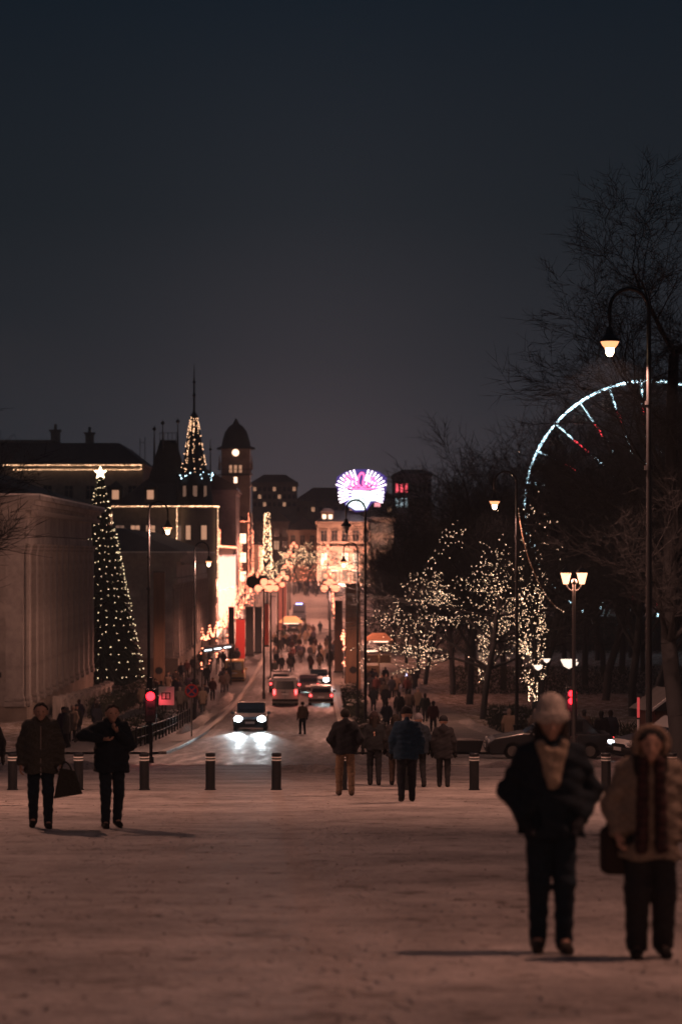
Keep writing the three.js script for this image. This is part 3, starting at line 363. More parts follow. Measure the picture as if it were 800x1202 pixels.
// ---------------------------------------------------------------- signals and signs
function signal(label, x, d, y, sign, two) { const s = thing('traffic_light', label, 'traffic light', [x, gy(d), -d]); const h = y - gy(d);
  part('pole', [cyl(.06, .055, h + .6, 0, 0, -.16, 10), cyl(.1, .1, .2, 0, 0, -.16, 10)], M.iron, s);
  const hd = part('signal_head', [rbox(.36, 1.1, .24, .04, 0, h - .32, 0), box(.04, .06, .2, 0, h, -.12), box(.04, .06, .2, 0, h - .6, -.12)], M.iron, s);
  const ys = two ? [h, h - .24] : [h]; for (const yy of ys) { part('red_lens', new THREE.CylinderGeometry(two ? .11 : .145, two ? .11 : .145, .04, 18).rotateX(Math.PI / 2).translate(0, yy, .14), M.redLamp, hd); part('visor', new THREE.CylinderGeometry(.16, .16, .16, 14, 1, true, Math.PI * .5, Math.PI).rotateX(Math.PI / 2).translate(0, yy, .2), M.iron, hd); const l = new THREE.PointLight(lin(1, .06, .09), two ? 1.4 : 2.4); l.position.set(0, yy, .3); l.castShadow = true; l.shadow.radius = 5; l.name = 'signal_light'; s.add(l); }
  for (const yy of two ? [h - .52] : [h - .3, h - .56]) part('dark_lens', new THREE.CylinderGeometry(.09, .09, .04, 18).rotateX(Math.PI / 2).translate(0, yy, .135), M.glass, hd);
  if (sign) { const g = part('direction_sign', rbox(.52, .62, .03, .02, .52, h + .0, -.05), M.white, s); part('sign_marks', [box(.3, .03, .01, .5, h + .1, -.03), box(.3, .03, .01, .5, h - .1, -.03), box(.03, .2, .01, .37, h, -.03), box(.03, .2, .01, .5, h, -.03), box(.03, .2, .01, .63, h, -.03)], M.iron, g); part('sign_bracket', box(.4, .04, .04, .2, h, -.12), M.iron, s); }
  return s; }
signal('red traffic light with a white sign plate by the stone hall', X(177, 80), 80, Y(817, 80), true, false);
signal('double red traffic light behind the cream knitted hat', X(670, 80), 80, Y(814, 80), false, true);
{ const d = 118, y = Y(811, d) - gy(d), s = thing('no_stopping_sign', 'round red-rimmed no-stopping sign on a post before the farther hall', 'sign', [X(225, d), gy(d), -d]);
  part('post', cyl(.035, .035, y + .4, 0, 0, -.06, 8), M.steel, s); const f = part('sign_face', new THREE.CylinderGeometry(.27, .27, .02, 24).rotateX(Math.PI / 2).translate(0, y, 0), std(lin(.04, .05, .14)), s);
  part('red_ring', new THREE.TorusGeometry(.29, .045, 6, 28).translate(0, y, .01), M.red, f); part('red_cross', [box(.5, .06, .015).rotateZ(.785).translate(0, y, .02), box(.5, .06, .015).rotateZ(-.785).translate(0, y, .023)], M.red, f); }
// tan pylons with a round badge
function pylon(label, px, d, w, py, mat, badge, group) { const top = Y(py, d) - gy(d), p = thing('banner_pylon', label, 'pylon', [X(px, d), gy(d), -d], 0, group); part('column', [rbox(w, top, w * .6, .03, 0, top / 2, 0)], mat, p); part('foot', box(w + .15, .3, w * .6 + .15, 0, .1, 0), M.iron, p); part('cap', box(w + .06, .08, w * .6 + .06, 0, top + .04, 0), M.iron, p); if (badge) part('badge', new THREE.CylinderGeometry(.3, .3, .03, 20).rotateX(Math.PI / 2).translate(0, 1.9, w * .3 + .02), M.iron, p); return p; }
pylon('tall tan banner pylon with a dark round badge on the park sidewalk', 414, 200, 1.25, 686, M.tan, true);
pylon('tall tan banner pylon with a dark round badge beside the decorated spruce', 187, 198, .92, 672, M.tan, true);
pylon('slim dark banner pylon behind the tan pylon', 397, 240, .8, 706, M.brick, false);
pylon('black banner pylon before the bright light curtain', 271.5, 256, .62, 713, M.slate, false);
pylon('red banner panel below the bright light curtain', 282, 268, 1.0, 727, M.red, false);
pylon('broad dark banner pylon among the shop fronts', 293, 278, .9, 713, M.slate, false);
pylon('grey banner pylon next to the broad dark one', 303, 284, .85, 713, std(lin(.09, .1, .11)), false);
pylon('slim vermilion banner pylon among the shop fronts', 312.5, 300, .55, 709, std(lin(.62, .08, .04), { roughness: .6 }), false);
pylon('pale grey banner pylon past the vermilion one', 321, 312, .6, 700, std(lin(.35, .33, .34)), false);
pylon('wide pink banner pylon far up the shop fronts', 331, 335, 1.2, 682, std(lin(.5, .2, .17)), false);
// garlands of bulbs slung from pole to pole
function garland(label, x, d0, d1, h, step, seed) { const r = rng(seed), o = thing('light_garland', label, 'light garland', [x, 0, 0]), p = [], post = []; for (let d = d0; d < d1; d += step) { const n = 14; part('garland_post', cyl(.05, .04, h, 0, gy(d), -d, 6), M.iron, o); for (let i = 0; i < n; i++) { const t = i / n; p.push(V((r() - .5) * .1, gy(d + step * t) + h - 4 * t * (1 - t) * 1.1, -d - step * t)); } for (let i = 0; i < 8; i++) p.push(V((r() - .5) * .15, gy(d) + h * (.3 + .7 * r()), -d)); } bulbs(p, .1, M.bulbWarmBright, o); part('cable', tube(p.filter((_, i) => i % 22 < 14).map(v => v.toArray()), .012, 3, 160), M.iron, o); return o; }
garland('garland of orange bulbs slung along the shop fronts', -9.6, 205, 440, 5.2, 15, 1);
garland('garland of orange bulbs slung along the park edge of the street', 2.6, 212, 440, 4.6, 16, 2);
garland('low garland of orange bulbs over the shop windows', -11.8, 300, 465, 3.6, 11, 3);
// round hanging shop signs
for (const [px, py, d, lab] of [[296, 683, 300, 'round black hanging shop sign in front of the lamps'], [307.5, 681, 312, 'square black hanging shop sign in front of the lamps']]) { const s = thing('hanging_sign', lab, 'sign', [X(px, d), gy(d), -d]); const h = Y(py, d) - gy(d); part('post', cyl(.06, .05, h + 1, -.9, 0, 0, 8), M.iron, s); part('sign_plate', px < 300 ? new THREE.CylinderGeometry(.8, .8, .12, 20).rotateX(Math.PI / 2).translate(0, h, 0) : box(1, 1.3, .12, 0, h, 0), M.iron, s); part('bracket', box(1.6, .06, .06, -.3, h + .85, 0), M.iron, s); }

// ---------------------------------------------------------------- trees
function Prisms() { const p = [], ix = []; return { seg(a, b, r0, r1, n = 4) { const d = b.clone().sub(a).normalize(), u = Math.abs(d.y) < .9 ? V(0, 1, 0) : V(1, 0, 0), s = u.cross(d).normalize(), t = d.clone().cross(s), o = p.length / 3; for (let k = 0; k < n; k++) { const c = Math.cos(k / n * 6.2832), e = Math.sin(k / n * 6.2832); p.push(a.x + (s.x * c + t.x * e) * r0, a.y + (s.y * c + t.y * e) * r0, a.z + (s.z * c + t.z * e) * r0, b.x + (s.x * c + t.x * e) * r1, b.y + (s.y * c + t.y * e) * r1, b.z + (s.z * c + t.z * e) * r1); } for (let k = 0; k < n; k++) { const i = o + k * 2, j = o + ((k + 1) % n) * 2; ix.push(i, j, j + 1, i, j + 1, i + 1); } }, build() { const g = new THREE.BufferGeometry(); g.setAttribute('position', new THREE.Float32BufferAttribute(p, 3)); g.setIndex(ix); g.computeVertexNormals(); g.setAttribute('uv', new THREE.BufferAttribute(new Float32Array(p.length / 3 * 2), 2)); return g; } }; }
function bareTree(seed, o) {     // returns trunk and crown geometries and the twigs' points
  const r = rng(seed), T = Prisms(), C = Prisms(), pts = [];
  function grow(p, dir, len, rad, lv) {
    const n = lv === 0 ? 6 : lv < 3 ? 4 : 3; let q = p.clone(), d = dir.clone(), rr = rad;
    for (let i = 0; i < n; i++) {
      d.add(V((r() - .5) * o.wob, (r() - .5) * o.wob * .7 + (lv ? o.lift * (lv < 3 ? 1 : .3) : .04), (r() - .5) * o.wob)).normalize();
      const e = q.clone().addScaledVector(d, len / n), r2 = rad * (1 - (i + 1) / n * (lv ? .62 : .45));
      (lv === 0 ? T : C).seg(q, e, rr, r2, lv === 0 ? 9 : lv < 2 ? 5 : 3); if (lv >= 1) pts.push([e.clone(), lv]);
      if (lv < o.levels) { const kids = lv === 0 ? (i >= o.first ? o.limbs : 0) : i >= (lv > 2 ? 0 : 1) ? o.kids[lv] : 0;
        for (let k = 0; k < kids; k++) { if (r() > .93) continue; const a = r() * Math.PI * 2, tilt = o.tilt[Math.min(lv, o.tilt.length - 1)] * (.65 + .7 * r()), side = V(Math.cos(a), 0, Math.sin(a)); side.addScaledVector(d, -side.dot(d)).normalize(); const nd = d.clone().multiplyScalar(Math.cos(tilt)).addScaledVector(side, Math.sin(tilt)); grow(e, nd.normalize(), len * o.shrink[Math.min(lv, o.shrink.length - 1)] * (.65 + .6 * r()), Math.max(o.min, r2 * (lv ? .62 : o.limb || .62)), lv + 1); } }
      q = e; rr = r2;
    }
  }
  grow(V(0, -.2, 0), V(o.bend || 0, 1, 0).normalize(), o.h, o.r, 0);
  return { trunk: T.build(), crown: C.build(), pts };
}
function plant(t, name, label, x, d, turn, group, s = 1, mat = M.bark) { const o = thing(name, label, 'tree', [x, gy(d), -d], turn, group); o.scale.setScalar(s); part('trunk', t.trunk, mat, o); part('crown', t.crown, mat, o); return o; }
const big = bareTree(5, { h: 12, r: .26, limb: .42, levels: 5, first: 1, limbs: 4, kids: [0, 2, 2, 2, 2], wob: .3, lift: .1, tilt: [.85, .7, .7, .75, .8], shrink: [.23, .6, .6, .6, .6], min: .006 });
plant(big, 'bare_tree', 'big bare tree with fine twigs behind the lit swan-neck lamp', 9.1, 60, 2.2, null, .9);
const mid = [11, 12, 13].map(s => bareTree(s, { h: 11, r: .24, levels: 4, first: 1, limbs: 3, kids: [0, 3, 3, 2], wob: .3, lift: .1, tilt: [.8, .7, .7, .75], shrink: [.38, .55, .6, .6], min: .014 }));
{ let k = 0; const rr = rng(31);
  for (const [x, d, s] of [[22.5, 102, 1.05], [25, 92, .95], [18.5, 108, 1.15], [24.5, 124, 1.1], [22, 118, 1.2], [19.5, 137, 1.1], [25, 140, 1.2], [20, 155, 1.15], [14.8, 166, 1.05], [11.8, 178, 1], [28, 170, 1.2], [22, 185, 1.1], [10.8, 196, .85], [16, 205, 1], [10.2, 216, .78], [24, 215, 1.1], [9.8, 238, .72], [15, 245, .95], [20, 232, 1], [9.4, 262, .7], [13.5, 284, .9], [9.2, 292, .7], [18, 272, 1], [8.9, 325, .68], [12.5, 330, .75], [30, 240, 1.1], [27, 262, 1.05], [8.8, 355, .65], [13, 372, .72], [19, 350, .9], [26, 320, 1], [34, 300, 1.1], [33, 200, 1.15], [31, 130, 1.2], [24, 228, 1], [28.5, 236, 1.05], [33, 244, 1], [37, 232, 1.05], [40, 252, 1], [31, 268, 1], [36, 274, 1], [43, 262, 1], [23, 250, .95], [38.5, 205, 1.05]])
    plant(mid[k++ % 3], 'park_tree', 'tall dark bare tree of the park row beyond the sidewalk', x + (rr() - .5), d, rr() * 6, 'bare park trees', s * (.95 + rr() * .12) * (d > 160 && d < 280 ? 1.16 : 1)); }
// tree at the other edge, only its twigs reach over the hall
plant(mid[1], 'bare_tree', 'bare twigs reaching over the pilastered hall from the frame edge', -15.2, 92, 1.4, null, .82);
// tree full of fairy lights
{ const D = 150, t = bareTree(42, { h: 9.6, r: .2, levels: 4, first: 1, limbs: 4, kids: [0, 2, 2, 2], wob: .3, lift: .0, tilt: [1.15, .75, .75, .8], shrink: [.5, .55, .6, .6], min: .013 });
  const o = plant(t, 'fairy_light_tree', 'broad bare tree full of warm fairy lights', X(566, D), D, .6, null, 1.05); const r = rng(9), c = [];
  for (const [p, lv] of t.pts) { const hz = Math.hypot(p.x, p.z), side = p.x * Math.cos(.6) + p.z * Math.sin(.6), w = side > 3.6 ? 0 : hz > (13.2 - p.y) * .85 + .6 ? .0 : .62 * (p.y < 7.5 ? 1.25 : .8) * (p.y > 2 ? 1 : 0); if (r() < w * 1.3 * (lv > 2 ? .55 : 1.6)) c.push(p.clone().add(V((r() - .5) * .2, (r() - .5) * .2, (r() - .5) * .2))); }
  for (let i = 0; i < 90; i++) { const a = r() * 6.28, y = 2 + r() * 3; c.push(V(Math.cos(a) * .24, y, Math.sin(a) * .24)); }
  bulbs(c, .0165, M.bulbFairy, o);
}
{ const D = 132, t = bareTree(57, { h: 8, r: .17, levels: 3, first: 2, limbs: 3, kids: [0, 2, 2], wob: .25, lift: .2, tilt: [.45, .5, .6], shrink: [.42, .55, .6], min: .013 });
  const o = plant(t, 'fairy_light_tree', 'slim bare tree with its trunk wrapped in fairy lights', X(625, D), D, 0); const r = rng(19), c = [];
  for (let i = 0; i < 330; i++) { const a = r() * 6.28, y = 1.6 + Math.pow(r(), 1.3) * 6.4, w = .24 + (y > 2.6 ? .5 * r() : 0); c.push(V(Math.cos(a) * w, y, Math.sin(a) * w)); }
  for (const [p, lv] of t.pts) if (p.y > 4 && r() < .06) c.push(p.clone()); bulbs(c, .017, M.bulbFairy, o); }
// decorated spruce
{ const D = 211, H = 18.6, o = thing('decorated_spruce', 'tall spruce hung with vertical light strings and topped by a star', 'christmas tree', [X(118, D), gy(D), -D]); const r = rng(3), C = Prisms(), rad = y => 4.05 * Math.pow(1 - y / H, .86);
  part('trunk', cyl(.32, .04, H - .4, 0, 0, 0, 10), M.bark, o);
  for (let y = .8; y < H - .3; y += .17) { const R0 = rad(y), n = Math.round(9 + R0 * 6); for (let k = 0; k < n; k++) { const a = r() * 6.2832, L = R0 * (.62 + .5 * r()), e = V(Math.cos(a) * L, y - L * .22 + (r() - .5) * .3, Math.sin(a) * L), s = V(Math.cos(a) * L * .25, y + .1, Math.sin(a) * L * .25), m = s.clone().lerp(e, .6).add(V(0, .1, 0)); C.seg(s, m, .07, .16, 3); C.seg(m, e, .16, .02, 3); for (let q = 0; q < 2; q++) { const f = s.clone().lerp(e, .45 + .4 * r()); C.seg(f, f.clone().add(V((r() - .5) * .9, -.12 - r() * .25, (r() - .5) * .9)), .09, .015, 3); } } }
  part('crown', C.build(), M.spruce, o);
  const c = []; for (let k = 0; k < 26; k++) { const a = k / 26 * 6.2832 + .06; for (let y = 1.6; y < H - .4; y += .55 + .12 * r()) { const lim = rad(y); if (k % 2 && y > 14) continue; if (r() < .12) continue; const aa = a + (r() - .5) * .16, L = lim * 1.02 + .1 * r(); c.push(V(Math.cos(aa) * L, y - .15 * L + (r() - .5) * .1, Math.sin(aa) * L)); } } bulbs(c, .03, M.bulbGreen, o);
  const sh = []; for (let i = 0; i < 10; i++) { const a = i / 10 * 6.2832 + Math.PI / 2, R1 = i % 2 ? .22 : .55; sh.push([Math.cos(a) * R1, Math.sin(a) * R1]); } part('star', prism(sh, .12, .02).translate(0, H + .1, -.06), glow(lin(1, .75, .45), 9), o); }
// cone wrapped in lights far along the shop fronts
{ const D = 402, yb = gy(D), yt = Y(602, D) - yb, o = thing('lit_cone_tree', 'slender cone-shaped tree wrapped in orange lights among the shop fronts', 'tree', [X(313.5, D), yb, -D]); const r = rng(8), C = Prisms(), rad = y => .35 + .75 * (1 - y / yt);
  part('trunk', cyl(.2, .06, yt, 0, 0, 0, 8), M.bark, o); for (let i = 0; i < 900; i++) { const y = 2 + (yt - 2) * r(), a = r() * 6.28, L = rad(y) * (.8 + .4 * r()); C.seg(V(0, y - .3, 0), V(Math.cos(a) * L, y, Math.sin(a) * L), .05, .03, 3); } part('crown', C.build(), M.bark, o);
  const c = []; for (let i = 0; i < 430; i++) { const y = 2.2 + (yt - 2.2) * r(), a = Math.floor(y * 2) % 2 + r() * 6.28, L = rad(y) * 1.1; c.push(V(Math.cos(a) * L, y, Math.sin(a) * L)); } bulbs(c, .085, M.bulbWarm, o);
  const t = bareTree(91, { h: 4.5, r: .13, levels: 3, first: 2, limbs: 4, kids: [0, 2, 2], wob: .3, lift: .05, tilt: [.8, .7, .7], shrink: [.5, .6, .6], min: .02 }), q = plant(t, 'fairy_light_tree', 'small round tree glowing with orange lights at the foot of the lit cone', X(317, 396), 396, 0); bulbs(t.pts.filter(() => r() < .16).map(p => p[0]), .05, M.bulbWarm, q);
  for (const [px, d] of [[350, 455], [360, 458]]) { const q2 = plant(t, 'fairy_light_tree', 'small round tree glowing with orange lights before the head of the street', X(px, d), d, px, 'glowing trees at the street head', 1.15); bulbs(t.pts.filter(() => r() < .16).map(p => p[0]), .05, M.bulbWarm, q2); } }
// hedges and shrubs
function hedge(label, x, d0, d1, w, h, seed, group) { const r = rng(seed), C = Prisms(), o = thing('hedge', label, 'hedge', [x, gy((d0 + d1) / 2), -(d0 + d1) / 2], 0, group); const L = d1 - d0; for (let i = 0; i < L * w * h * 60 + 200; i++) { const z = (r() - .5) * L, px = (r() - .5) * w, y = r() * h, g0 = gy((d0 + d1) / 2 - z) - gy((d0 + d1) / 2), q = V(px, g0 + y, z); C.seg(q, q.clone().add(V((r() - .5) * .4, r() * .32, (r() - .5) * .4)), .02 + r() * .03, .006, 3); } const f = part('foliage', C.build(), M.hedge, o); f.userData.kind = 'stuff';
  const s = []; for (let i = 0; i < L * 2.2; i++) { const z = (r() - .5) * L, g0 = gy((d0 + d1) / 2 - z) - gy((d0 + d1) / 2); s.push(new THREE.SphereGeometry(.1 + r() * .16, 7, 4).scale(1, .35, 1.3).translate((r() - .5) * w, g0 + h * (.82 + .2 * r()), z)); } part('snow_patch', s, M.heap, o).userData.kind = 'stuff'; return o; }
hedge('dark clipped hedge along the sidewalk of the stone buildings', -8.4, 100, 136, 1.4, 1.0, 1);
hedge('dark hedge at the foot of the farther stone hall', -13.6, 150, 200, 1.4, 1.2, 2);
hedge('scrubby hedge between the park sidewalk and the lit tree', 10.6, 98, 138, 2.0, 1.2, 3);
hedge('scrubby hedge under the park trees behind the double red signal', 14, 84, 94, 5, 1.1, 5);
hedge('low twiggy shrub around the foot of the unlit swan-neck lamp', 2.4, 104, 116, 1.1, 1.1, 6);
hedge('low twiggy shrub between the tan pylon and the road', 2.6, 150, 190, 1.2, 1.1, 7);
hedge('tall dark shrub belt across the park under the ferris wheel', 30, 284, 287, 48, 4.2, 15);
hedge('dark shrub belt across the park behind the lit trees', 24, 196, 199, 26, 2.2, 16);
hedge('dark shrub belt beside the gabled kiosk', 24, 118, 121, 16, 2.0, 17);
// ---------------------------------------------------------------- ferris wheel
{ const D = 296, c = [X(761, D), Y(594, D), -D], Rw = 145 * D / F, o = thing('ferris_wheel', 'big ferris wheel with an icy white rim and red-tipped spokes', 'ferris wheel', c); const n = 24;
  part('rim', [new THREE.TorusGeometry(Rw, .12, 6, 96).translate(0, 0, .8), new THREE.TorusGeometry(Rw, .12, 6, 96).translate(0, 0, -.8), new THREE.TorusGeometry(Rw * .93, .07, 5, 96)], M.steel, o);
  const ringPts = []; for (let i = 0; i < 640; i++) { const a = i / 640 * 6.2832; ringPts.push(V(Math.cos(a) * (Rw + .15), Math.sin(a) * (Rw + .15), .9)); } bulbs(ringPts, .15, M.bulbIce, o, 'rim_lights');
  part('hub', [new THREE.CylinderGeometry(.9, .9, 2.6, 20).rotateX(Math.PI / 2)], M.steel, o);
  const gond = join([rbox(1.5, 1.2, 1.5, .2, 0, -1.9, 0), rod(V(-.6, -1.3, 0), V(0, -.1, 0), .05), rod(V(.6, -1.3, 0), V(0, -.1, 0), .05), cyl(.9, .3, .3, 0, -.9, 0, 12)]);
  for (let k = 0; k < n; k++) { const a = k / n * 6.2832 + .07, u = V(Math.cos(a), Math.sin(a), 0); const s = part('spoke', [rod(u.clone().multiplyScalar(.8).setZ(.7), u.clone().multiplyScalar(Rw).setZ(.8), .05), rod(u.clone().multiplyScalar(.8).setZ(-.7), u.clone().multiplyScalar(Rw).setZ(-.8), .05)], M.steel, o);
    const w = [], rd = []; for (let f = .99; f > .82; f -= .0125) w.push(u.clone().multiplyScalar(Rw * f).setZ(.9)); for (let f = .8; f > .66; f -= .0125) rd.push(u.clone().multiplyScalar(Rw * f).setZ(.9)); for (let f = .62; f > .3; f -= .03) w.push(u.clone().multiplyScalar(Rw * f).setZ(.9)); const up = k % 2; bulbs(w, .1, M.bulbIce, s, 'white_lights'); bulbs(rd, .1, M.bulbRed, s, 'red_lights');
    const g = part('gondola', gond, M.steel, o); g.position.set(u.x * Rw, u.y * Rw, 0); }
  const foot_ = gy(D) - c[1]; part('boarding_platform', [box(27, 1.1, 7, 0, foot_ + .5, 1), ...Array.from({ length: 18 }, (_, i) => box(1.42, 3.1, .12, -12.8 + i * 1.5, foot_ + 2.5, 4.4))], M.brick, o);
  part('support_leg', [-1, 1].flatMap(s => [-1, 1].map(q => rod(V(0, 0, s * 1.4), V(q * 7.5, foot_, s * 3.2), .3, .35, 8))), M.steel, o); }
// ---------------------------------------------------------------- vehicles
const paint = (r, g, b) => new THREE.MeshPhysicalMaterial({ color: lin(r, g, b), roughness: .45, clearcoat: .6, clearcoatRoughness: .2 });
function vehicle(name, label, cat, x, d, turn, o) {     // front towards +z
  const { L = 4.4, W = 1.8, H = 1.45, belt = .88, mat, type = 'car' } = o, h = L / 2;
  const c = thing(name, label, cat, [x, gy(d) + .012, -d], turn); c.rotation.order = 'YXZ'; c.rotation.x = (turn ? -1 : 1) * Math.atan2(gy(d + 1) - gy(d - 1), 2);
  const side = (pts, w, bev) => prism(pts, w - 2 * bev, bev).translate(0, 0, -(w - 2 * bev) / 2).rotateY(-Math.PI / 2);   // profile x -> +z
  const cabin = type === 'van' ? [[-h + .05, belt - .1], [-h + .1, H - .1], [-h + .3, H], [h - 1.75, H], [h - 1.0, belt]] : type === 'estate' ? [[-h + .1, belt - .05], [-h + .35, H - .08], [-h + .6, H], [h - 2.2, H], [h - 1.35, belt]] : [[-h + .35, belt - .05], [-h + 1.0, H - .04], [-h + 1.5, H], [h - 2.15, H], [h - 1.3, belt]];
  part('body', [side([[-h, .32], [-h, belt - .1], [-h + .12, belt], [h - 1.25, belt + .02], [h - .25, belt - .16], [h, belt - .34], [h, .34], [h - .12, .24], [-h + .12, .24]], W, .05)], mat, c);
  const cab = part('cabin', side(cabin, W - (type === 'van' ? .12 : .3), .06), mat, c);
  const pane = (pts, w) => { const [a, b] = pts, g = new THREE.BufferGeometry(); g.setAttribute('position', new THREE.Float32BufferAttribute([-w, a[1], a[0], w, a[1], a[0], w * .9, b[1], b[0], -w, a[1], a[0], w * .9, b[1], b[0], -w * .9, b[1], b[0]], 3)); g.computeVertexNormals(); return flat(g); };
  const n = cabin.length, ww = W / 2 - .24;
  const off = .075; part('windshield', pane([[cabin[n - 1][0] + off - .06, cabin[n - 1][1] + .06], [cabin[n - 2][0] + off, cabin[n - 2][1] - .02]], ww), M.glass, cab);
  part('rear_window', pane([[cabin[0][0] - off, belt + .08], [cabin[1][0] - off, cabin[1][1] - .06]], ww), M.glass, cab);
  for (const s of [-1, 1]) part('side_window', box(.02, H - belt - .2, (cabin[n - 2][0] - cabin[1][0]) * .92, s * (W / 2 - (type === 'van' ? .06 : .15) + .002), (H + belt) / 2 + .02, (cabin[n - 2][0] + cabin[1][0]) / 2), M.glass, cab);
  const ty = new THREE.CylinderGeometry(.32, .32, .2, 18).rotateZ(Math.PI / 2), rm = new THREE.CylinderGeometry(.19, .19, .215, 12).rotateZ(Math.PI / 2);
  for (const s of [-1, 1]) for (const z of [h - .85, -h + .8]) { const w = part('wheel', ty, M.rubber, c); w.position.set(s * (W / 2 - .1), .32, z); part('rim', rm, M.steel, w); }
  for (const z of [h, -h]) part('bumper', rbox(W + .02, .2, .14, .05, 0, .4, z), M.rubber, c);
  for (const s of [-1, 1]) { part('mirror', rbox(.18, .14, .1, .03, s * (W / 2 + .08), belt + .08, h - 1.5), mat, c);
    part('headlight', new THREE.SphereGeometry(o.head ? .19 : .1, 12, 8).scale(1.15, 1, .5).translate(s * (W / 2 - .27), .64, h - .02), o.head ? M.head : M.white, c);
    part('tail_light', rbox(.16, type === 'van' ? .34 : .16, .06, .02, s * (W / 2 - .14), type === 'van' ? 1.0 : .74, -h - .03), o.tail ? M.tail : M.red, c);
    if (o.head) { const l = new THREE.SpotLight(lin(.8, .95, 1), o.head, 0, .12, .4); l.position.set(s * (W / 2 - .27), .64, h + .14); l.target.position.set(s * (W / 2 - .27) * 1.2, .64 - .8, h + 10); l.castShadow = true; l.shadow.radius = 4; l.name = 'beam'; c.add(l, l.target); l.target.name = 'beam_target'; }
    if (o.tail) { const l = new THREE.PointLight(lin(1, .06, .06), o.tail); l.position.set(s * (W / 2 - .14), .8, -h - .2); l.castShadow = true; l.shadow.radius = 4; l.name = 'tail_glow'; c.add(l); } }
  part('grille', [box(W * .5, .12, .03, 0, .58, h + .04), box(W * .6, .08, .03, 0, .3, h + .05)], M.iron, c);
  part('licence_plate', box(.5, .12, .02, 0, .46, h + .08), M.white, c); part('licence_plate', box(.5, .12, .02, 0, type === 'van' ? .85 : .62, -h - .07), M.white, c);
  if (type === 'van') part('rear_door_seam', [box(.025, H - .45, .02, 0, (H + .3) / 2, -h - .055), box(.3, .05, .03, .12, .98, -h - .06)], M.iron, c);
  if (o.top) { const t = part('roof_light', [rbox(.9, .14, .3, .04, 0, H + .12, 0)], o.top, c); const l = new THREE.PointLight(lin(.3, .4, 1), 6); l.position.set(0, H + .4, .3); l.castShadow = true; l.name = 'roof_glow'; c.add(l); }
  return c;
}
const onRoad = (px, py) => { const d = dOf(py); return [X(px, d), d]; };
vehicle('oncoming_car', 'dark car driving up with both headlights glaring', 'car', ...onRoad(294.5, 857), 0, { mat: paint(.03, .035, .045), head: 420 });
vehicle('delivery_van', 'pale delivery van with red tail lights behind the pedestrian on the road', 'van', ...onRoad(335, 827), Math.PI, { mat: paint(.5, .45, .42), type: 'van', L: 4.9, W: 1.85, H: 1.95, belt: 1.1, tail: .12 });
vehicle('parked_car', 'dark car braking with bright red lights ahead of the pale van', 'car', ...onRoad(329, 812), Math.PI, { mat: paint(.03, .03, .035), H: 1.75, belt: 1.0, type: 'estate', tail: .5 });
vehicle('estate_car', 'pale estate car seen from behind beside the van', 'car', ...onRoad(376.5, 827), Math.PI, { mat: paint(.34, .3, .28), type: 'estate', tail: .06 });
vehicle('parked_car', 'dark car with one red light between van and estate car', 'car', ...onRoad(362, 813), Math.PI, { mat: paint(.05, .04, .05), tail: .3 });
vehicle('oncoming_car', 'oncoming car with dazzling lights beyond the estate car', 'car', ...onRoad(374, 806), 0, { mat: paint(.05, .05, .05), head: 300 });
vehicle('parked_van', 'dark van with a blue light parked far up the street', 'van', ...onRoad(351, 728), 0, { mat: paint(.04, .045, .06), type: 'van', L: 5.2, W: 2.0, H: 2.3, belt: 1.15, top: M.blue });
vehicle('parked_car', 'dark car parked beside the far dark van', 'car', ...onRoad(345, 741), Math.PI, { mat: paint(.05, .045, .05) });
vehicle('parked_van', 'yellowish van parked along the shop fronts', 'van', ...onRoad(276, 800), Math.PI, { mat: paint(.5, .33, .12), type: 'van', L: 4.6, W: 1.8, H: 2.0, belt: 1.05 });
{ const d = 84; const c = vehicle('waiting_car', 'black car with a white headlight waiting beside the gabled kiosk', 'car', X(792, d), d, -1.2, { mat: paint(.02, .022, .03) }); c.rotation.x = 0; part('daylight_strip', rbox(.34, .12, .1, .04, -.6, .66, 2.2), glow(lin(.85, .92, 1), 5), c);
  const k = vehicle('waiting_car', 'black car in the crossing street, tail towards the double red signal', 'car', X(643, 87), 87, -Math.PI / 2, { mat: paint(.02, .02, .024), tail: .05 }); k.rotation.x = 0; }
// ---------------------------------------------------------------- small street things
{ const [x, y, z] = foot(546, 889), b = thing('planter', 'dark trough planter dusted with snow on the park sidewalk', 'planter', [x, y, z]); part('trough', prism([[-.5, .22], [.5, .22], [.62, .62], [-.62, .62]], .5, .02).translate(0, 0, -.25), M.iron, b); for (const s of [-.36, .36]) part('leg', box(.09, .24, .4, s, .1, 0), M.iron, b); part('snow_cap', new THREE.SphereGeometry(.58, 14, 6).scale(1, .14, .42).translate(0, .62, 0), M.heap, b); }
{ const d = 88, k = thing('kiosk', 'small gabled kiosk behind the fur-trimmed hat', 'kiosk', [X(782, d), gy(d), -d], .25); k.scale.setScalar(.7); part('wall', uvBox(2.2, 2.6, 2.2, 0, 1.3, 0), M.brick, k); part('roof', prism([[-1.5, 2.55], [1.5, 2.55], [0, 3.6]], 2.8, .04).translate(0, 0, -1.4), M.slate, k); part('gable_trim', [box(1.9, .12, .08).rotateZ(.61).translate(-.78, 3.05, 1.5), box(1.9, .12, .08).rotateZ(-.61).translate(.78, 3.05, 1.5)], M.white, k); part('hatch', box(1.3, .9, .06, 0, 1.5, 1.13), M.dark, k); part('counter', box(1.5, .08, .4, 0, 1.0, 1.3), M.wood, k); }
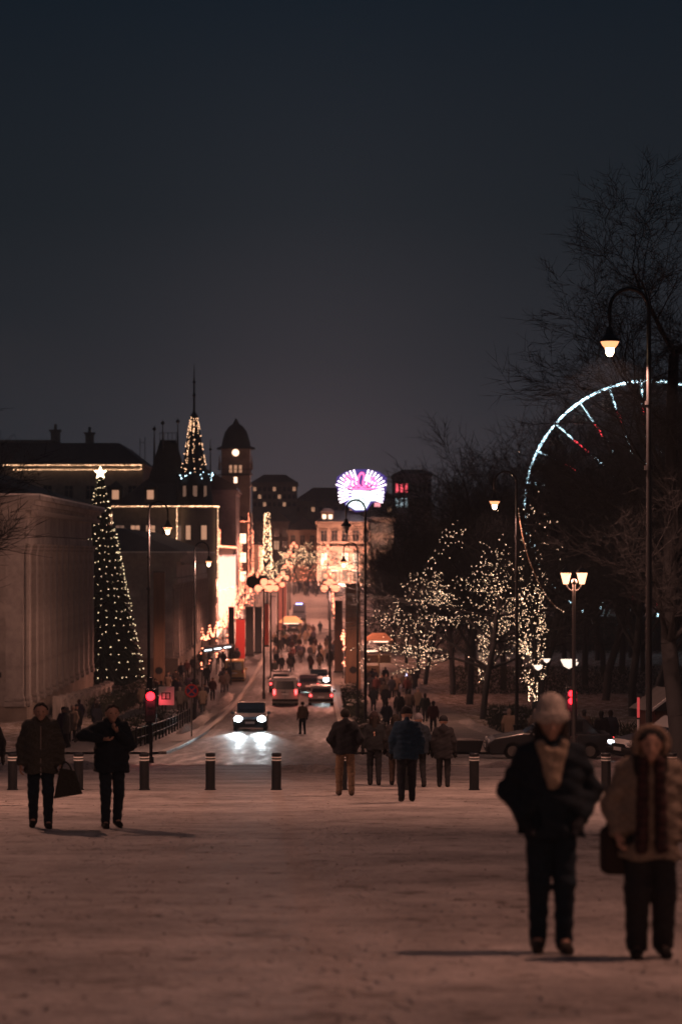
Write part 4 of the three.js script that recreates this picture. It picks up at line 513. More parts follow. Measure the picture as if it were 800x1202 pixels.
{ const d = 82, p = thing('marker_post', 'slim marker post, red above white, before the gabled kiosk', 'post', [X(748.5, d), gy(d), -d]); part('white_shaft', cyl(.045, .045, Y(844, d) - gy(d), 0, 0, 0, 10), M.white, p); part('red_shaft', cyl(.045, .045, .7, 0, Y(843, d) - gy(d), 0, 10), glow(lin(1, .1, .1), .5), p); part('collar', cyl(.06, .06, .05, 0, Y(844, d) - gy(d), 0, 10), M.iron, p); }
// market stalls with lit canopies
function stall(label, px, d, w, canopy, light, py) { const s = thing('market_stall', label, 'stall', [X(px, d), gy(d), -d]); const H = 2.5; part('counter', box(w, .95, .9, 0, .48, .2), M.wood, s); for (const a of [-1, 1]) for (const b of [-1, 1]) part('post', cyl(.05, .05, H, a * w / 2, 0, b * .7, 6), M.wood, s); part('canopy', [hip(w + .6, 2.2, .8, .9, H)], canopy, s); part('lamp_strip', box(w * .8, .1, .1, 0, H - .12, .6), light, s); const l = new THREE.PointLight(lin(1, .55, .32), 7); l.position.set(0, H - .5, .7); l.castShadow = true; l.shadow.radius = 10; l.name = 'stall_light'; s.add(l); return s; }
stall('market stall with an orange-lit canopy behind the sidewalk crowd', 444, 262, 2.6, std(lin(.6, .3, .16)), M.winBright);
stall('small market stall glowing white beside the orange-lit one', 436, 236, 1.4, M.white, M.winBright);
stall('low stall with a yellow-lit canvas roof on the upper street', 341, 312, 2.6, std(lin(.7, .5, .25)), M.winBright);
// glowing white lanterns strung over the park
for (const [px, py, w] of [[631, 783, .5], [641, 775, .4], [667, 778, .9], [674.5, 779, .36]]) { const d = 128, o = thing('hanging_lantern', w > .8 ? 'wide white glowing lantern behind the steel lantern post' : 'small white glowing lantern over the park path', 'lantern', [X(px, d), Y(py, d), -d], 0, w > .8 ? null : 'white lanterns over the park path'); const h = Y(py, d) - gy(d); part('shade', lathe([[.02, -w * .35], [w * .3, -w * .2], [w * .5, w * .2], [0, w * .22]], 12), glow(lin(1, .78, .62), 1.6), o); part('stand', [rod(V(0, w * .22, -.1), V(0, -h, -.1), .03)], M.iron, o); }
{ const d = 210, o = thing('star_ornament', 'violet-white glowing star ornament over the sidewalk crowd', 'ornament', [X(478, d), gy(d), -d]); const h = Y(796, d) - gy(d); part('post', cyl(.04, .04, h, 0, 0, 0, 6), M.iron, o); const t = []; for (let i = 0; i < 10; i++) { const a = i * .628; t.push(rod(V(0, h, 0), V(Math.cos(a) * .42, h + Math.sin(a) * .42, 0), .05, .015, 5)); } part('star_rays', t, glow(lin(.6, .6, 1), 5), o); }
// chain railing along the hall sidewalk
{ const o = thing('railing', 'low dark metal railing along the hall sidewalk', 'railing', [-7.4, 0, 0]); for (let d = 100; d < 150; d += 2.5) { part('rail_post', cyl(.04, .04, .95, 0, gy(d), -d, 8), M.iron, o); if (d < 147) part('rail', [rod(V(0, gy(d) + .9, -d), V(0, gy(d + 2.5) + .9, -d - 2.5), .025), rod(V(0, gy(d) + .5, -d), V(0, gy(d + 2.5) + .5, -d - 2.5), .02)], M.iron, o); } }
// white light tubes under the shop canopy
{ const d = 212, o = thing('shop_canopy', 'dark shop canopy edged with white light tubes', 'canopy', [X(255, d) - .8, gy(d), -d]); const h = Y(765, d) - gy(d); part('canopy_roof', prism([[-.2, h - .1], [2.4, h + .3], [2.4, h + .5], [-.2, h + .3]], 5, .02).translate(-.4, 0, -5), M.slate, o); for (const s of [0, 2]) part('post', cyl(.06, .06, h, s, 0, -.3, 8), M.iron, o); for (const s of [-.1, .75, 1.6]) part('light_tube', rod(V(s - .2, h + .12 + s * .15, .1), V(s + .4, h + .2 + s * .15, .1), .05, .05, 6), glow(lin(.85, .95, 1), 5), o); }
// ---------------------------------------------------------------- people
const smin = (a, b, k) => { const h = Math.max(k - Math.abs(a - b), 0) / k; return Math.min(a, b) - h * h * k * .25; };
function nets(f, lo, hi, cell, col) {          // surface nets: closed surface of f = 0
  const nx = Math.ceil((hi[0] - lo[0]) / cell) + 1, ny = Math.ceil((hi[1] - lo[1]) / cell) + 1, nz = Math.ceil((hi[2] - lo[2]) / cell) + 1, g = new Float32Array(nx * ny * nz), id = new Int32Array(nx * ny * nz).fill(-1), at = (i, j, k) => (k * ny + j) * nx + i, p = [], ix = [], cl = [];
  for (let k = 0; k < nz; k++) for (let j = 0; j < ny; j++) for (let i = 0; i < nx; i++) g[at(i, j, k)] = f(lo[0] + i * cell, lo[1] + j * cell, lo[2] + k * cell);
  const E = [[0, 1], [2, 3], [4, 5], [6, 7], [0, 2], [1, 3], [4, 6], [5, 7], [0, 4], [1, 5], [2, 6], [3, 7]];
  for (let k = 0; k < nz - 1; k++) for (let j = 0; j < ny - 1; j++) for (let i = 0; i < nx - 1; i++) { const v = []; let m = 0; for (let c = 0; c < 8; c++) { v[c] = g[at(i + (c & 1), j + (c >> 1 & 1), k + (c >> 2))]; if (v[c] < 0) m |= 1 << c; } if (!m || m === 255) continue; let x = 0, y = 0, z = 0, n = 0; for (const [a, b] of E) if ((v[a] < 0) !== (v[b] < 0)) { const t = v[a] / (v[a] - v[b]); x += (a & 1) + t * ((b & 1) - (a & 1)); y += (a >> 1 & 1) + t * ((b >> 1 & 1) - (a >> 1 & 1)); z += (a >> 2) + t * ((b >> 2) - (a >> 2)); n++; } id[at(i, j, k)] = p.length / 3; const q = [lo[0] + (i + x / n) * cell, lo[1] + (j + y / n) * cell, lo[2] + (k + z / n) * cell]; p.push(...q); if (col) cl.push(...col(...q)); }
  const quad = (a, b, c, d, s) => { if (a < 0 || b < 0 || c < 0 || d < 0) return; s ? ix.push(a, b, c, a, c, d) : ix.push(a, c, b, a, d, c); };
  for (let k = 1; k < nz - 1; k++) for (let j = 1; j < ny - 1; j++) for (let i = 1; i < nx - 1; i++) { const v = g[at(i, j, k)] < 0; if (v !== (g[at(i + 1, j, k)] < 0)) quad(id[at(i, j - 1, k - 1)], id[at(i, j, k - 1)], id[at(i, j, k)], id[at(i, j - 1, k)], v); if (v !== (g[at(i, j + 1, k)] < 0)) quad(id[at(i - 1, j, k - 1)], id[at(i - 1, j, k)], id[at(i, j, k)], id[at(i, j, k - 1)], v); if (v !== (g[at(i, j, k + 1)] < 0)) quad(id[at(i - 1, j - 1, k)], id[at(i, j - 1, k)], id[at(i, j, k)], id[at(i - 1, j, k)], v); }
  const o = new THREE.BufferGeometry(); o.setAttribute('position', new THREE.Float32BufferAttribute(p, 3)); o.setIndex(ix); o.computeVertexNormals();
  const uv = []; for (let i = 0; i < p.length; i += 3) uv.push(p[i] + p[i + 2], p[i + 1]); o.setAttribute('uv', new THREE.Float32BufferAttribute(uv, 2)); if (col) o.setAttribute('color', new THREE.Float32BufferAttribute(cl, 3)); return o;
}
// a field from tapered bones [ax, ay, az, ra, bx, by, bz, rb], with soft joins
function bonesField(bones, k) { return (x, y, z) => { let d = 9; for (const b of bones) { const ux = b[4] - b[0], uy = b[5] - b[1], uz = b[6] - b[2], px = x - b[0], py = y - b[1], pz = z - b[2], l = ux * ux + uy * uy + uz * uz || 1e-9, t = Math.max(0, Math.min(1, (px * ux + py * uy + pz * uz) / l)), e = Math.hypot(px - t * ux, py - t * uy, pz - t * uz) - (b[3] + t * (b[7] - b[3])); d = smin(d, e, k); } return d; }; }
function boundsOf(bones, m) { const lo = [9, 9, 9], hi = [-9, -9, -9]; for (const b of bones) for (const [o, r] of [[0, b[3]], [4, b[7]]]) for (let c = 0; c < 3; c++) { lo[c] = Math.min(lo[c], b[o + c] - r - m); hi[c] = Math.max(hi[c], b[o + c] + r + m); } return [lo, hi]; }
const bone = (a, ra, b, rb) => [...a, ra, ...b, rb];
const skin = std(lin(.42, .25, .18), { roughness: .6 });
const cloth = {}; const fabric = (r, g, b) => cloth[[r, g, b]] ||= std(lin(r, g, b), { roughness: .95, map: rep(clothMap, 3), bumpMap: rep(grain, 6), bumpScale: .004 });
function joints(o) {    // figure facing +z, 1.75 m tall, feet on y = 0
  const st = o.stride ?? .5, ln = o.lean || 0, J = { pelvis: [0, .95, 0], chest: [0, 1.28, ln * .25], neck: [0, 1.45, ln * .4], head: [0 + (o.headX || 0), 1.61 - (o.nod || 0) * .025, ln * .5 + .015 + (o.nod || 0) * .05] };
  const arms = { swing: (s, f) => [[s * .265, 1.15, -.05 + f * .06], [s * .275, .9, .03 + f * .16]], pocket: s => [[s * .3, 1.13, -.08], [s * .2, .95, .09]], hang: s => [[s * .255, 1.14, -.03], [s * .27, .87, .03]], front: s => [[s * .25, 1.13, .02], [s * .1, 1.08, .24]], raise: s => [[s * .44, 1.24, .12], [s * .14, 1.24, .3]], chin: s => [[s * .24, 1.15, .1], [s * .03, 1.36, .24]] };
  for (const [n, s] of [['R', -1], ['L', 1]]) { const fwd = n === (o.front || 'L') ? 1 : -1, [e, w] = (Array.isArray(o['arm' + n]) ? o['arm' + n] : arms[o['arm' + n] || 'swing'](s, -fwd * st)); J['sh' + n] = [s * .168, 1.4, ln * .35]; J['el' + n] = [e[0], e[1], e[2] + ln * .3]; J['wr' + n] = [w[0], w[1], w[2] + ln * .3];
    J['hip' + n] = [s * .09, .92, 0]; const wd = s * (o.feet || .1); J['kn' + n] = fwd > 0 ? [wd, .5, .05 + .16 * st] : [wd, .49, .04 - .06 * st]; J['an' + n] = fwd > 0 ? [wd, .09, .24 * st] : [wd, .09 + .05 * st, -.3 * st]; J['toe' + n] = fwd > 0 ? [wd * 1.15, .045, .24 * st + .15] : [wd * 1.15, .04, -.3 * st + .14]; }
  return J;
}
function hand(J, n, flip) {   // palm, four curled fingers and a thumb
  const w = V(...J['wr' + n]), e = V(...J['el' + n]), d = w.clone().sub(e).normalize(), s = n === 'L' ? 1 : -1, side = V(0, 0, 1).addScaledVector(d, -d.z).normalize(), inn = d.clone().cross(side).multiplyScalar(s * (flip || 1)), B = [], at = (a, b, c) => w.clone().addScaledVector(d, a).addScaledVector(side, b).addScaledVector(inn, c).toArray();
  for (let k = 0; k < 3; k++) B.push(bone(at(.0, (k - 1) * .012, 0), .022, at(.085, (k - 1) * .024, 0), .016));
  const len = [.034, .04, .037, .028]; for (let k = 0; k < 4; k++) { const o = (1.5 - k) * .019, l = len[k]; B.push(bone(at(.08, o, 0), .0098, at(.08 + l, o * 1.1, .014), .0092), bone(at(.08 + l, o * 1.1, .014), .0092, at(.08 + l * 1.35, o * 1.05, .014 + l * .8), .0086)); }
  B.push(bone(at(.02, .03, .005), .012, at(.058, .052, .018), .0105), bone(at(.058, .052, .018), .0105, at(.084, .05, .034), .009)); return B;
}
function person(label, px, py, h, turn, o) {
  const s = h / 1.75, base = o.at || foot(px, py), P = thing('person', label, 'person', base, turn); P.scale.setScalar(s); const J = joints(o), c = o.cell || .018, fine = o.fine, r = rng(Math.round(px * 13 + py));
  // body: one continuous figure
  const B = [bone(J.pelvis, .12, [0, 1.1, J.chest[2] * .5], .11), bone([0, 1.1, J.chest[2] * .5], .11, J.chest, .13), bone([-.09, 1.36, J.chest[2]], .09, [.09, 1.36, J.chest[2]], .09), bone(J.chest, .1, J.neck, .055), bone(J.neck, .052, J.head, .05)];
  for (const n of ['L', 'R']) B.push(bone(J['sh' + n], .06, J['el' + n], .043), bone(J['el' + n], .042, J['wr' + n], .028), bone(J['hip' + n], .09, J['kn' + n], .056), bone(J['kn' + n], .055, J['an' + n], .036), bone(J['an' + n], .036, J['toe' + n], .028));
  const hands = o.gloves ? [] : ['L', 'R'].flatMap(n => hand(J, n)); const H = J.head, tilt = (o.nod || 0) * .35;
  const hb = [bone([H[0], H[1] + .02, H[2] - .015], .088, [H[0], H[1] + .03, H[2] + .012], .084), bone([H[0], H[1] - .04, H[2] + .03 + tilt * .02], .066, [H[0], H[1] - .078, H[2] + .052 + tilt * .03], .036), bone([H[0], H[1] - .12, H[2] - .03], .052, [H[0], H[1] - .03, H[2] - .01], .06), bone([H[0], H[1] + .015, H[2] + .088], .012, [H[0], H[1] - .028, H[2] + .108], .017), bone([H[0] - .088, H[1] + .012, H[2] - .005], .014, [H[0] - .088, H[1] - .022, H[2] + .002], .011), bone([H[0] + .088, H[1] + .012, H[2] - .005], .014, [H[0] + .088, H[1] - .022, H[2] + .002], .011), bone([H[0] - .022, H[1] - .052, H[2] + .088], .009, [H[0] + .022, H[1] - .052, H[2] + .088], .009)];
  const hf0 = bonesField(hb, .022), hf = (x, y, z) => { let d = hf0(x, y, z); for (const q of [-.032, .032]) d = Math.max(d, .016 - Math.hypot(x - H[0] - q, y - H[1] - .012, z - H[2] - .104)); return d; };
  const geos = []; { const f = bonesField(B, .05), [lo, hi] = boundsOf(B, .05); geos.push(nets(f, lo, hi, c)); } { const [lo, hi] = boundsOf(hb, .02); geos.push(nets(hf, lo, hi, fine ? .0055 : .011)); } if (hands.length) for (const part_ of [hands.slice(0, hands.length / 2), hands.slice(hands.length / 2)]) { const f = bonesField(part_, .008), [lo, hi] = boundsOf(part_, .012); geos.push(nets(f, lo, hi, fine ? .0045 : .007)); }
  part('body', geos, skin, P);
  if (fine) { const e = []; for (const q of [-.032, .032]) e.push(ball(.0115, H[0] + q, H[1] + .012, H[2] + .083, 8)); part('eye', e, std(lin(.05, .04, .035), { roughness: .2 }), P); }
  // coat
  const hem = o.hem ?? .8, pf = o.puff ?? .035, CB = [bone([-.07, 1.02, 0], .115 + pf, [-.085, 1.33, J.chest[2]], .1 + pf), bone([.07, 1.02, 0], .115 + pf, [.085, 1.33, J.chest[2]], .1 + pf), bone([-.075, Math.min(hem - .05, .95), .0], .13 + pf * (o.flare || 1), [-.07, 1.05, 0], .115 + pf), bone([.075, Math.min(hem - .05, .95), 0], .13 + pf * (o.flare || 1), [.07, 1.05, 0], .115 + pf), bone([0, 1.36, J.chest[2]], .1 + pf, [0, 1.47, J.neck[2]], .075)];
  for (const n of ['L', 'R']) CB.push(bone(J['sh' + n], .062 + pf * .5, J['el' + n], .05 + pf * .5), bone(J['el' + n], .05 + pf * .5, J['wr' + n], .038 + pf * .35));
  if (o.hood) CB.push(bone([-.07, 1.46, J.neck[2] - .08], .06, [.07, 1.46, J.neck[2] - .08], .06), bone([0, 1.42, J.neck[2] - .1], .08, [0, 1.53, J.neck[2] - .1], .055));
  if (o.collar) CB.push(bone([-.075, 1.49, J.neck[2] + .02], .045, [0, 1.5, J.neck[2] - .075], .045), bone([.075, 1.49, J.neck[2] + .02], .045, [0, 1.5, J.neck[2] - .075], .045));
  const ph = r() * 9, wr = (x, y, z) => .5 * Math.sin(y * 38 + Math.sin(x * 17 + ph) * 1.6 + z * 9) + .5 * Math.sin(y * 61 + x * 29 + ph * 2);
  const stops = (x, y, z) => { let d = -9; for (const n of ['L', 'R']) { const w = J['wr' + n], e = J['el' + n], a = [w[0] - e[0], w[1] - e[1], w[2] - e[2]], l = Math.hypot(...a), t = ((x - w[0]) * a[0] + (y - w[1]) * a[1] + (z - w[2]) * a[2]) / l; const near = Math.hypot(x - w[0], y - w[1], z - w[2]) < .13; if (near) d = Math.max(d, t - .006); } return d; };
  { const f0 = bonesField(CB, .045), q = o.quilt; const f = (x, y, z) => Math.max(f0(x, y, z) + (fine ? .009 : .006) * wr(x, y, z) + (q ? .008 * Math.abs(Math.sin(y * 34)) : 0), hem - y + .012 * Math.sin(x * 20 + ph), stops(x, y, z)); const [lo, hi] = boundsOf(CB, .04); part('coat', nets(f, lo, hi, c), fabric(...o.coat), P); }
  // trousers
  { const tw = o.leg || .012, TB = []; for (const n of ['L', 'R']) TB.push(bone(J['hip' + n], .098, J['kn' + n], .066 + tw), bone(J['kn' + n], .064 + tw, J['an' + n], .05 + tw)); TB.push(bone([-.06, .95, 0], .12, [.06, .95, 0], .12)); const f0 = bonesField(TB, .03), f = (x, y, z) => Math.max(f0(x, y, z) + .006 * wr(x, y * 1.1, z), .055 - y); const [lo, hi] = boundsOf(TB, .04); part('trousers', nets(f, lo, hi, c), fabric(...o.trousers), P); }
  for (const n of ['L', 'R']) { const a = J['an' + n], t = J['toe' + n], SB = [bone([a[0], a[1] - .035, a[2] - .03], .05, [t[0], Math.max(.035, t[1]), t[2]], .044), bone([a[0], a[1] + .04, a[2]], .052, [a[0], a[1] - .03, a[2] - .01], .052)], f0 = bonesField(SB, .03), bot = Math.min(a[1] - .09, .0) + .002, f = (x, y, z) => Math.max(f0(x, y, z), bot - y); const [lo, hi] = boundsOf(SB, .02); part('shoe', nets(f, lo, hi, Math.min(c, .012)), fabric(...(o.shoe || [.02, .018, .016])), P); }
  // hair, hats, scarves
  const wrap = (name, field, lo, hi, col, cell = Math.min(c, .011)) => part(name, nets(field, lo, hi, cell), Array.isArray(col) ? fabric(...col) : col, P);
  const hb0 = [H[0] - .16, H[1] - .22, H[2] - .18], hb1 = [H[0] + .16, H[1] + .26, H[2] + .16];
  if (o.hair) wrap('hair', (x, y, z) => Math.max(Math.hypot((x - H[0]) / 1.0, (y - H[1] - .03) / 1.05, (z - H[2] + .012) / 1.08) - .098 + .004 * Math.sin(x * 90 + z * 60), (z - H[2]) * .9 - (y - H[1]) + .02 - (o.hairLong ? 0 : 0), o.hairLong ? -9 : (H[1] - .06 - y)), hb0, hb1, o.hair);
  if (o.hairLong) wrap('long_hair', bonesField([bone([H[0] - .085, H[1] + .0, H[2] - .02], .035, [H[0] - .1, H[1] - .22, H[2] + .03], .035), bone([H[0] + .085, H[1], H[2] - .02], .035, [H[0] + .1, H[1] - .22, H[2] + .03], .035), bone([H[0], H[1], H[2] - .07], .06, [H[0], H[1] - .2, H[2] - .08], .06)], .05), [H[0] - .2, H[1] - .32, H[2] - .2], [H[0] + .2, H[1] + .1, H[2] + .12], o.hairLong);
  if (o.beanie) wrap('beanie', (x, y, z) => Math.max(bonesField([bone([H[0], H[1] + .035, H[2] - .01], .113, [H[0], H[1] + .035 + (o.tall || .04), H[2] - .02], .1)], .02)(x, y, z) + .0035 * Math.sin(Math.atan2(x - H[0], z - H[2]) * 26), H[1] + .042 - y + (z - H[2] + .05) * -.15 - .02), hb0, [hb1[0], hb1[1] + .05, hb1[2]], o.beanie, .008);
  if (o.beanieBand) wrap('beanie_cuff', (x, y, z) => Math.max(Math.abs(Math.hypot(x - H[0], z - H[2] + .01) - .113) - .013 + .003 * Math.sin(Math.atan2(x - H[0], z - H[2]) * 26), Math.abs(y - H[1] - .055) - .03), hb0, hb1, o.beanieBand, .008);
  if (o.muffs) { wrap('fur_headband', (x, y, z) => { const a = Math.atan2(x - H[0], y - H[1] - .01), q = Math.hypot(x - H[0], y - H[1] - .01) - .118; return Math.hypot(q, (z - H[2] - .0)) - .03 + .006 * Math.sin(a * 40) * Math.sin(z * 150) + (y < H[1] - .09 ? .05 : 0); }, hb0, hb1, o.muffs, .008); for (const q of [-1, 1]) part('ear_muff', new THREE.SphereGeometry(.05, 12, 8).scale(.6, 1, 1).translate(H[0] + q * .11, H[1] - .01, H[2]), fabric(...o.muffs), P); part('cap', new THREE.SphereGeometry(.105, 16, 8, 0, 6.2832, 0, 1.5).translate(H[0], H[1] + .03, H[2] - .012), fabric(.02, .02, .022), P); }
  if (o.scarf) { const sb = [bone([-.06, 1.455, J.neck[2] + .03], .034, [.06, 1.455, J.neck[2] + .03], .034), bone([-.08, 1.5, J.neck[2]], .045, [0, 1.51, J.neck[2] - .09], .045), bone([.08, 1.5, J.neck[2]], .045, [0, 1.51, J.neck[2] - .09], .045)]; if (o.scarf.len) { sb.push(bone([-.06, 1.46, J.chest[2] + .12], .045, [-.075, 1.46 - o.scarf.len, .2], .05), bone([.06, 1.46, J.chest[2] + .12], .045, [.07, 1.46 - o.scarf.len, .2], .05)); } if (o.scarf.v) sb.push(bone([-.082, 1.47, J.chest[2] + .1], .036, [-.014, 1.19, J.chest[2] + .155], .03), bone([.082, 1.47, J.chest[2] + .1], .036, [.014, 1.19, J.chest[2] + .155], .03), bone([-.03, 1.42, J.chest[2] + .125], .03, [0, 1.24, J.chest[2] + .15], .03), bone([.03, 1.42, J.chest[2] + .125], .03, [0, 1.24, J.chest[2] + .15], .03)); const f0 = bonesField(sb, .02), [lo, hi] = boundsOf(sb, .03); part('scarf', nets((x, y, z) => f0(x, y, z) + .005 * wr(x, y, z), lo, hi, .012), o.scarf.mat || fabric(...o.scarf.c), P); }
  if (o.zip) part('zip', box(.012, 1.42 - hem - .02, .01, 0, (1.42 + hem) / 2, .117 + pf + J.chest[2] * .6), M.steel, P);
  if (o.gloves) { const G = ['L', 'R'].map(n => { const w = V(...J['wr' + n]), d = w.clone().sub(V(...J['el' + n])).normalize(), e = w.clone().addScaledVector(d, .09), m = w.clone().addScaledVector(d, .15).add(V(0, 0, .03)), t = w.clone().addScaledVector(d, .07).add(V(0, 0, .05)); return [bone(w.toArray(), .034, e.toArray(), .04), bone(e.toArray(), .036, m.toArray(), .02), bone(w.toArray(), .02, t.toArray(), .014)]; }); for (const g of G) { const [lo, hi] = boundsOf(g, .02); part('glove', nets(bonesField(g, .015), lo, hi, .012), fabric(...o.gloves), P); } }
  P.userData.J = J; return P;
}
const plaid = std(0xffffff, { roughness: .95, map: rep(texture(128, (u, v) => { const a = (Math.floor(u * 8) % 2) * .5 + (Math.floor(v * 8) % 2) * .5, t = (Math.abs((u * 4) % 1 - .5) < .06 || Math.abs((v * 4) % 1 - .5) < .06) ? .12 : 0; return [.13 + a * .1 + t, .085 + a * .04 + t * .85, .085 + a * .04 + t * .75]; }), 4) });
// the two friends walking towards the camera
person('person in a dark jacket and cream knitted hat, hands in pockets', 646, 1118, 1.755, .0, { stride: .12, armL: 'pocket', armR: 'pocket', hem: .82, puff: .04, coat: [.008, .022, .036], trousers: [.008, .025, .042], shoe: [.06, .045, .035], beanie: [.86, .76, .66], beanieBand: [.86, .76, .66], tall: .085, scarf: { c: [.55, .42, .3], v: 1 }, hairLong: [.03, .02, .015], collar: true, fine: true, cell: .014, feet: .088, leg: .012, gloves: [.014, .017, .024] });
const wom = person('person in a beige coat, plaid scarf and fur-trimmed headband looking down', 762, 1124, 1.63, -.05, { stride: .14, front: 'R', armL: 'hang', armR: [[-.29, 1.14, 0], [-.25, .93, .12]], hem: .74, puff: .042, flare: 1.1, coat: [.38, .3, .23], trousers: [.03, .03, .034], shoe: [.02, .018, .016], muffs: [.5, .36, .26], hair: [.02, .015, .012], hairLong: [.02, .015, .012], scarf: { mat: plaid, len: .62 }, nod: 1.2, fine: true, cell: .014, leg: .03, feet: .1 });
{ const b = thing('handbag', 'soft dark brown handbag hanging at the beige coat', 'bag', [X(722, 16.75), gy(16.75) + .62, -16.75]); part('bag_body', rbox(.22, .34, .16, .06, 0, .12, 0), fabric(.05, .032, .026), b); part('strap', tube([[-.06, .28, 0], [-.02, .5, .0], [.06, .62, -.03], [.1, .5, -.05], [.09, .28, -.02]], .012, 6), fabric(.04, .028, .022), b); }
// two men on the far side of the square
const mA = person('bald person in an olive parka and jeans', 48, 972, 1.86, .12, { stride: .5, armL: 'hang', armR: 'hang', hem: .76, puff: .055, coat: [.085, .082, .068], trousers: [.01, .026, .042], hair: [.03, .022, .018], collar: true, fine: true, cell: .015, zip: true, nod: .6 });
{ const J = mA.userData.J, s = 1.86 / 1.75, p = foot(48, 972), w = J.wrL, t = thing('tote_bag', 'slack dark tote bag carried beside the olive parka', 'bag', [p[0] + w[0] * s + .1, p[1] + .47, p[2] + w[2] * s + .06], .1); part('bag_body', prism([[-.16, .0], [.2, .06], [.1, .36], [-.08, .38]], .12, .025).translate(0, 0, -.06), fabric(.05, .05, .04), t); part('handle', tube([[-.07, .37, 0], [-.06, .46, -.02], [-.02, .5, -.03], [.04, .45, -.02], [.08, .35, 0]], .012, 6), fabric(.03, .03, .025), t); }
person('bearded person in a long black coat raising both hands to the chin', 131, 972, 1.84, .28, { stride: .35, front: 'R', armR: [[-.43, 1.3, .1], [-.16, 1.26, .26]], armL: 'chin', hem: .78, puff: .05, coat: [.008, .018, .028], trousers: [.014, .028, .042], hair: [.04, .03, .025], scarf: { c: [.22, .16, .12] }, collar: true, fine: true, cell: .015, nod: .8 });
{ const d = 44; person('dark-coated person stepping in at the edge of the hall', -14, 0, 1.72, .1, { at: [X(-14, d), gy(d), -d], stride: .2, hem: .75, coat: [.014, .015, .02], trousers: [.02, .02, .024], hair: [.03, .02, .02], cell: .022, gloves: [.02, .02, .02] }); }
// walkers at the bollards, seen from behind
const B_ = Math.PI, back = { cell: .018, gloves: [.02, .02, .022] };
person('tall walker in a hooded black jacket and tan trousers', 405, 934, 1.77, B_ + .05, { ...back, stride: .2, armL: 'pocket', armR: 'pocket', hem: .84, puff: .05, hood: true, coat: [.014, .017, .024], trousers: [.3, .2, .13], shoe: [.16, .11, .08], hair: [.02, .018, .016], feet: .12 });
person('walker in a dark bobbed hat and fitted black jacket', 439, 922, 1.68, B_, { ...back, stride: .3, hem: .86, puff: .03, coat: [.012, .016, .02], trousers: [.016, .018, .024], beanie: [.05, .03, .03], hairLong: [.03, .02, .015] });
person('walker in a dark coat half hidden by the blue jacket', 464, 922, 1.66, B_ - .15, { ...back, stride: .35, hem: .7, puff: .04, coat: [.03, .028, .03], trousers: [.12, .08, .06], hair: [.03, .022, .018], hairLong: [.03, .022, .018] });
person('walker in a bright blue quilted jacket and dark jeans', 477, 941, 1.78, B_, { ...back, stride: .3, front: 'R', armL: 'swing', armR: 'swing', hem: .8, puff: .06, quilt: true, hood: true, coat: [.01, .05, .1], trousers: [.016, .02, .03], beanie: [.016, .016, .02] });
person('walker in a dark teal jacket and striped hat beside the blue jacket', 491, 924, 1.64, B_ + .2, { ...back, stride: .4, hem: .82, puff: .05, coat: [.014, .028, .045], trousers: [.016, .018, .022], beanie: [.3, .28, .3], hood: true });
person('walker in a dark knee-length coat nearest the lone bollard', 520, 924, 1.6, B_ - .1, { ...back, stride: .2, armL: 'hang', armR: 'hang', hem: .72, puff: .045, coat: [.02, .02, .024], trousers: [.016, .016, .02], beanie: [.02, .02, .024], hood: true });
person('person in a light jacket crossing the road before the pale van', 355, 862, 1.72, B_ + .3, { ...back, cell: .024, stride: .3, hem: .85, coat: [.22, .14, .09], trousers: [.03, .03, .04], hair: [.03, .022, .018] });
// farther people: one small figure each
const crowdMat = std(0xffffff, { vertexColors: true, roughness: .95 });
function crowdGeo(seed) { const r = rng(seed), o = { stride: .15 + r() * .55, front: r() < .5 ? 'L' : 'R', armL: ['swing', 'pocket', 'hang'][r() * 3 | 0], armR: ['swing', 'pocket', 'hang'][r() * 3 | 0] }, J = joints(o), hem = .65 + r() * .25, B = [bone([-.07, .95, 0], .14, [-.08, 1.32, 0], .13), bone([.07, .95, 0], .14, [.08, 1.32, 0], .13), bone(J.chest, .12, J.neck, .07), bone(J.neck, .06, J.head, .09), bone(J.head, .095, [0, 1.66, 0], .095)];
  if (hem < .78) B.push(bone([-.06, hem, 0], .14, [-.06, 1, 0], .13), bone([.06, hem, 0], .14, [.06, 1, 0], .13)); for (const n of ['L', 'R']) B.push(bone(J['sh' + n], .085, J['el' + n], .07), bone(J['el' + n], .07, J['wr' + n], .045), bone(J['wr' + n], .04, [J['wr' + n][0], J['wr' + n][1] - .12, J['wr' + n][2] + .03], .03), bone(J['hip' + n], .1, J['kn' + n], .075), bone(J['kn' + n], .075, J['an' + n], .06), bone(J['an' + n], .055, J['toe' + n], .045));
  const pal = [[.014, .016, .022], [.02, .02, .024], [.05, .035, .03], [.03, .035, .05], [.2, .15, .11], [.012, .012, .014], [.07, .02, .02], [.09, .08, .07], [.025, .03, .028], [.04, .03, .05]], coat = pal[seed % 10], leg = [[.015, .017, .024], [.02, .018, .016], [.04, .04, .05]][seed % 3], hat = [[.03, .02, .018], [.2, .16, .14], [.015, .015, .018]][seed % 3];
  const f = bonesField(B, .035), [lo, hi] = boundsOf(B, .06); return nets(f, lo, hi, .034, (x, y, z) => y > 1.63 ? hat : y > 1.5 ? (z > .02 ? [.35, .21, .15] : hat) : y > hem - .1 || Math.abs(x) > .22 ? coat : y > .1 ? leg : [.015, .014, .014]); }
const crowdNames = ['black coat', 'charcoal coat', 'brown coat', 'slate-blue coat', 'beige coat', 'jet-black coat', 'dark red coat', 'grey coat', 'dark green coat', 'plum coat'];
const CG = Array.from({ length: 10 }, (_, i) => crowdGeo(i + 30 - 30 % 10));
function walker(i, px, py, h, turn, where, group, at) { const m = part('person', CG[i], crowdMat); const p = at || foot(px, py); m.position.set(...p); m.rotation.y = turn; m.scale.setScalar(h / 1.75); tag(m, `walker in a ${crowdNames[i]} ${where}`, 'person', group); return m; }
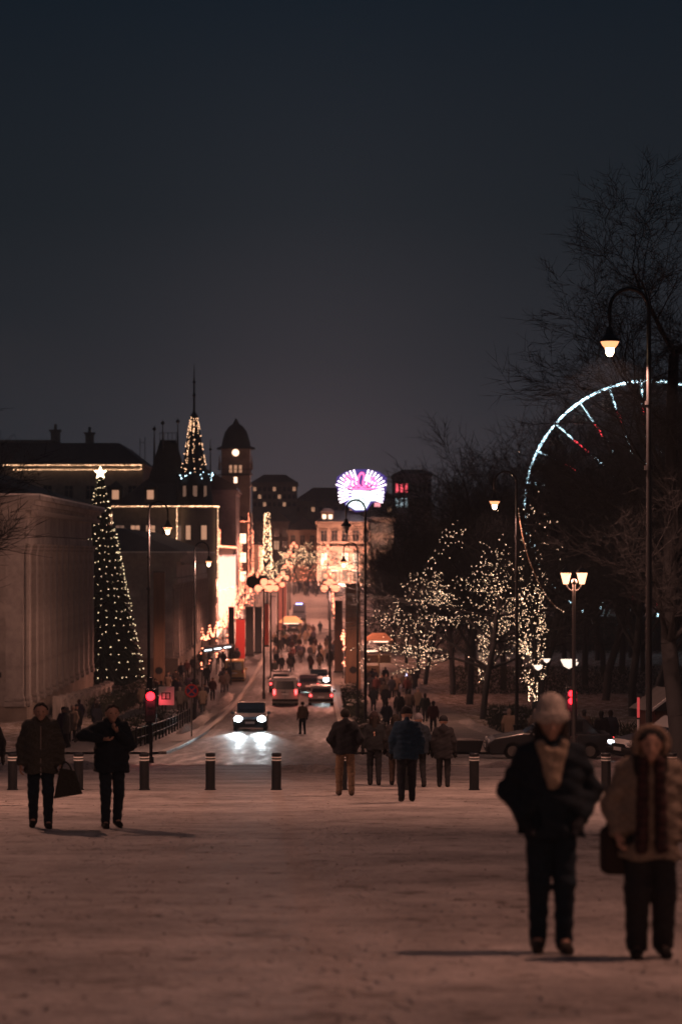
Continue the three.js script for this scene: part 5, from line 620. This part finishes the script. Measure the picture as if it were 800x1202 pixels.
const sw = 'on the trodden park sidewalk beyond the bollards', swg = 'walkers on the park sidewalk';
for (const [i, px, py, h, t] of [[0, 438, 836, 1.75, 3.1], [1, 452, 835, 1.8, 3.3], [5, 468, 848, 1.85, 3.1], [3, 453.5, 861, 1.72, 3.2], [2, 480, 846, 1.9, 3.1], [4, 490, 838, 1.7, .2], [8, 498.5, 849, 1.8, 3.2], [6, 508, 861, 1.72, 3.0]]) walker(i, px, py, h, t, sw, swg);
{ const r = rng(101), clash = []; const free = (x, z, q) => { for (const c of clash) if (Math.hypot(c[0] - x, c[1] - z) < q) return false; clash.push([x, z]); return true; };
  for (let k = 0, n = 0; n < 18 && k < 400; k++) { const px = 426 + r() * 62, py = 806 + r() * 22, p = foot(px, py); if (p[0] < 4.4 || !free(p[0], p[2], .8)) continue; n++; walker(r() * 10 | 0, px, py, 1.6 + r() * .25, r() < .6 ? 3.14 : 0, 'in the sidewalk crowd by the market stalls', 'crowd by the market stalls', p); }
  for (let k = 0, n = 0; n < 62 && k < 1500; k++) { const px = 322 + r() * 78, py = 742 + r() * 56, p = foot(px, py); if (p[0] > 2.2 || p[0] < -6 || (Math.abs(p[0] + .2) < 2.6 && -p[2] < 236) || !free(p[0], p[2], 1)) continue; n++; walker(r() * 10 | 0, px, py, 1.6 + r() * .25, r() < .5 ? 3.14 : 0, 'in the crowd filling the pedestrian street', 'crowd on the pedestrian street', p); }
  for (let k = 0, n = 0; n < 40 && k < 900; k++) { const px = 344 + r() * 52, py = 690 + r() * 11, p = foot(px, py); if (!free(p[0], p[2], .6)) continue; n++; walker(r() * 10 | 0, px, py, 1.6 + r() * .25, r() * 6, 'in the dense crowd at the street head', 'crowd at the head of the street', p); }
  for (let k = 0, n = 0; n < 46 && k < 900; k++) { const d = 148 + r() * 130, x = -12.4 + r() * 5.2; if (!free(x, -d, .9)) continue; n++; walker(r() * 10 | 0, 0, 0, 1.6 + r() * .25, r() < .5 ? 3.14 : 0, 'on the sidewalk along the shop fronts', 'crowd along the shop fronts', [x, gy(d) + .1, -d]); }
  for (let k = 0; k < 9; k++) { const d = 98 + r() * 34, x = -12.6 + r() * 3.2; walker(r() * 10 | 0, 0, 0, 1.7, r() * 6, 'standing in the dark beside the hall hedge', 'people beside the hall hedge', [x, gy(d) + .1, -d]); }
  for (const [px, d, i] of [[597, 100, 4], [628, 100, 7], [705, 90, 5], [716, 92, 3], [685, 95, 2]]) walker(i, 0, 0, 1.72, 3.1, 'standing in the dark under the park trees', 'people under the park trees', [X(px, d), gy(d), -d]);
}
renderer.render(scene, camera);
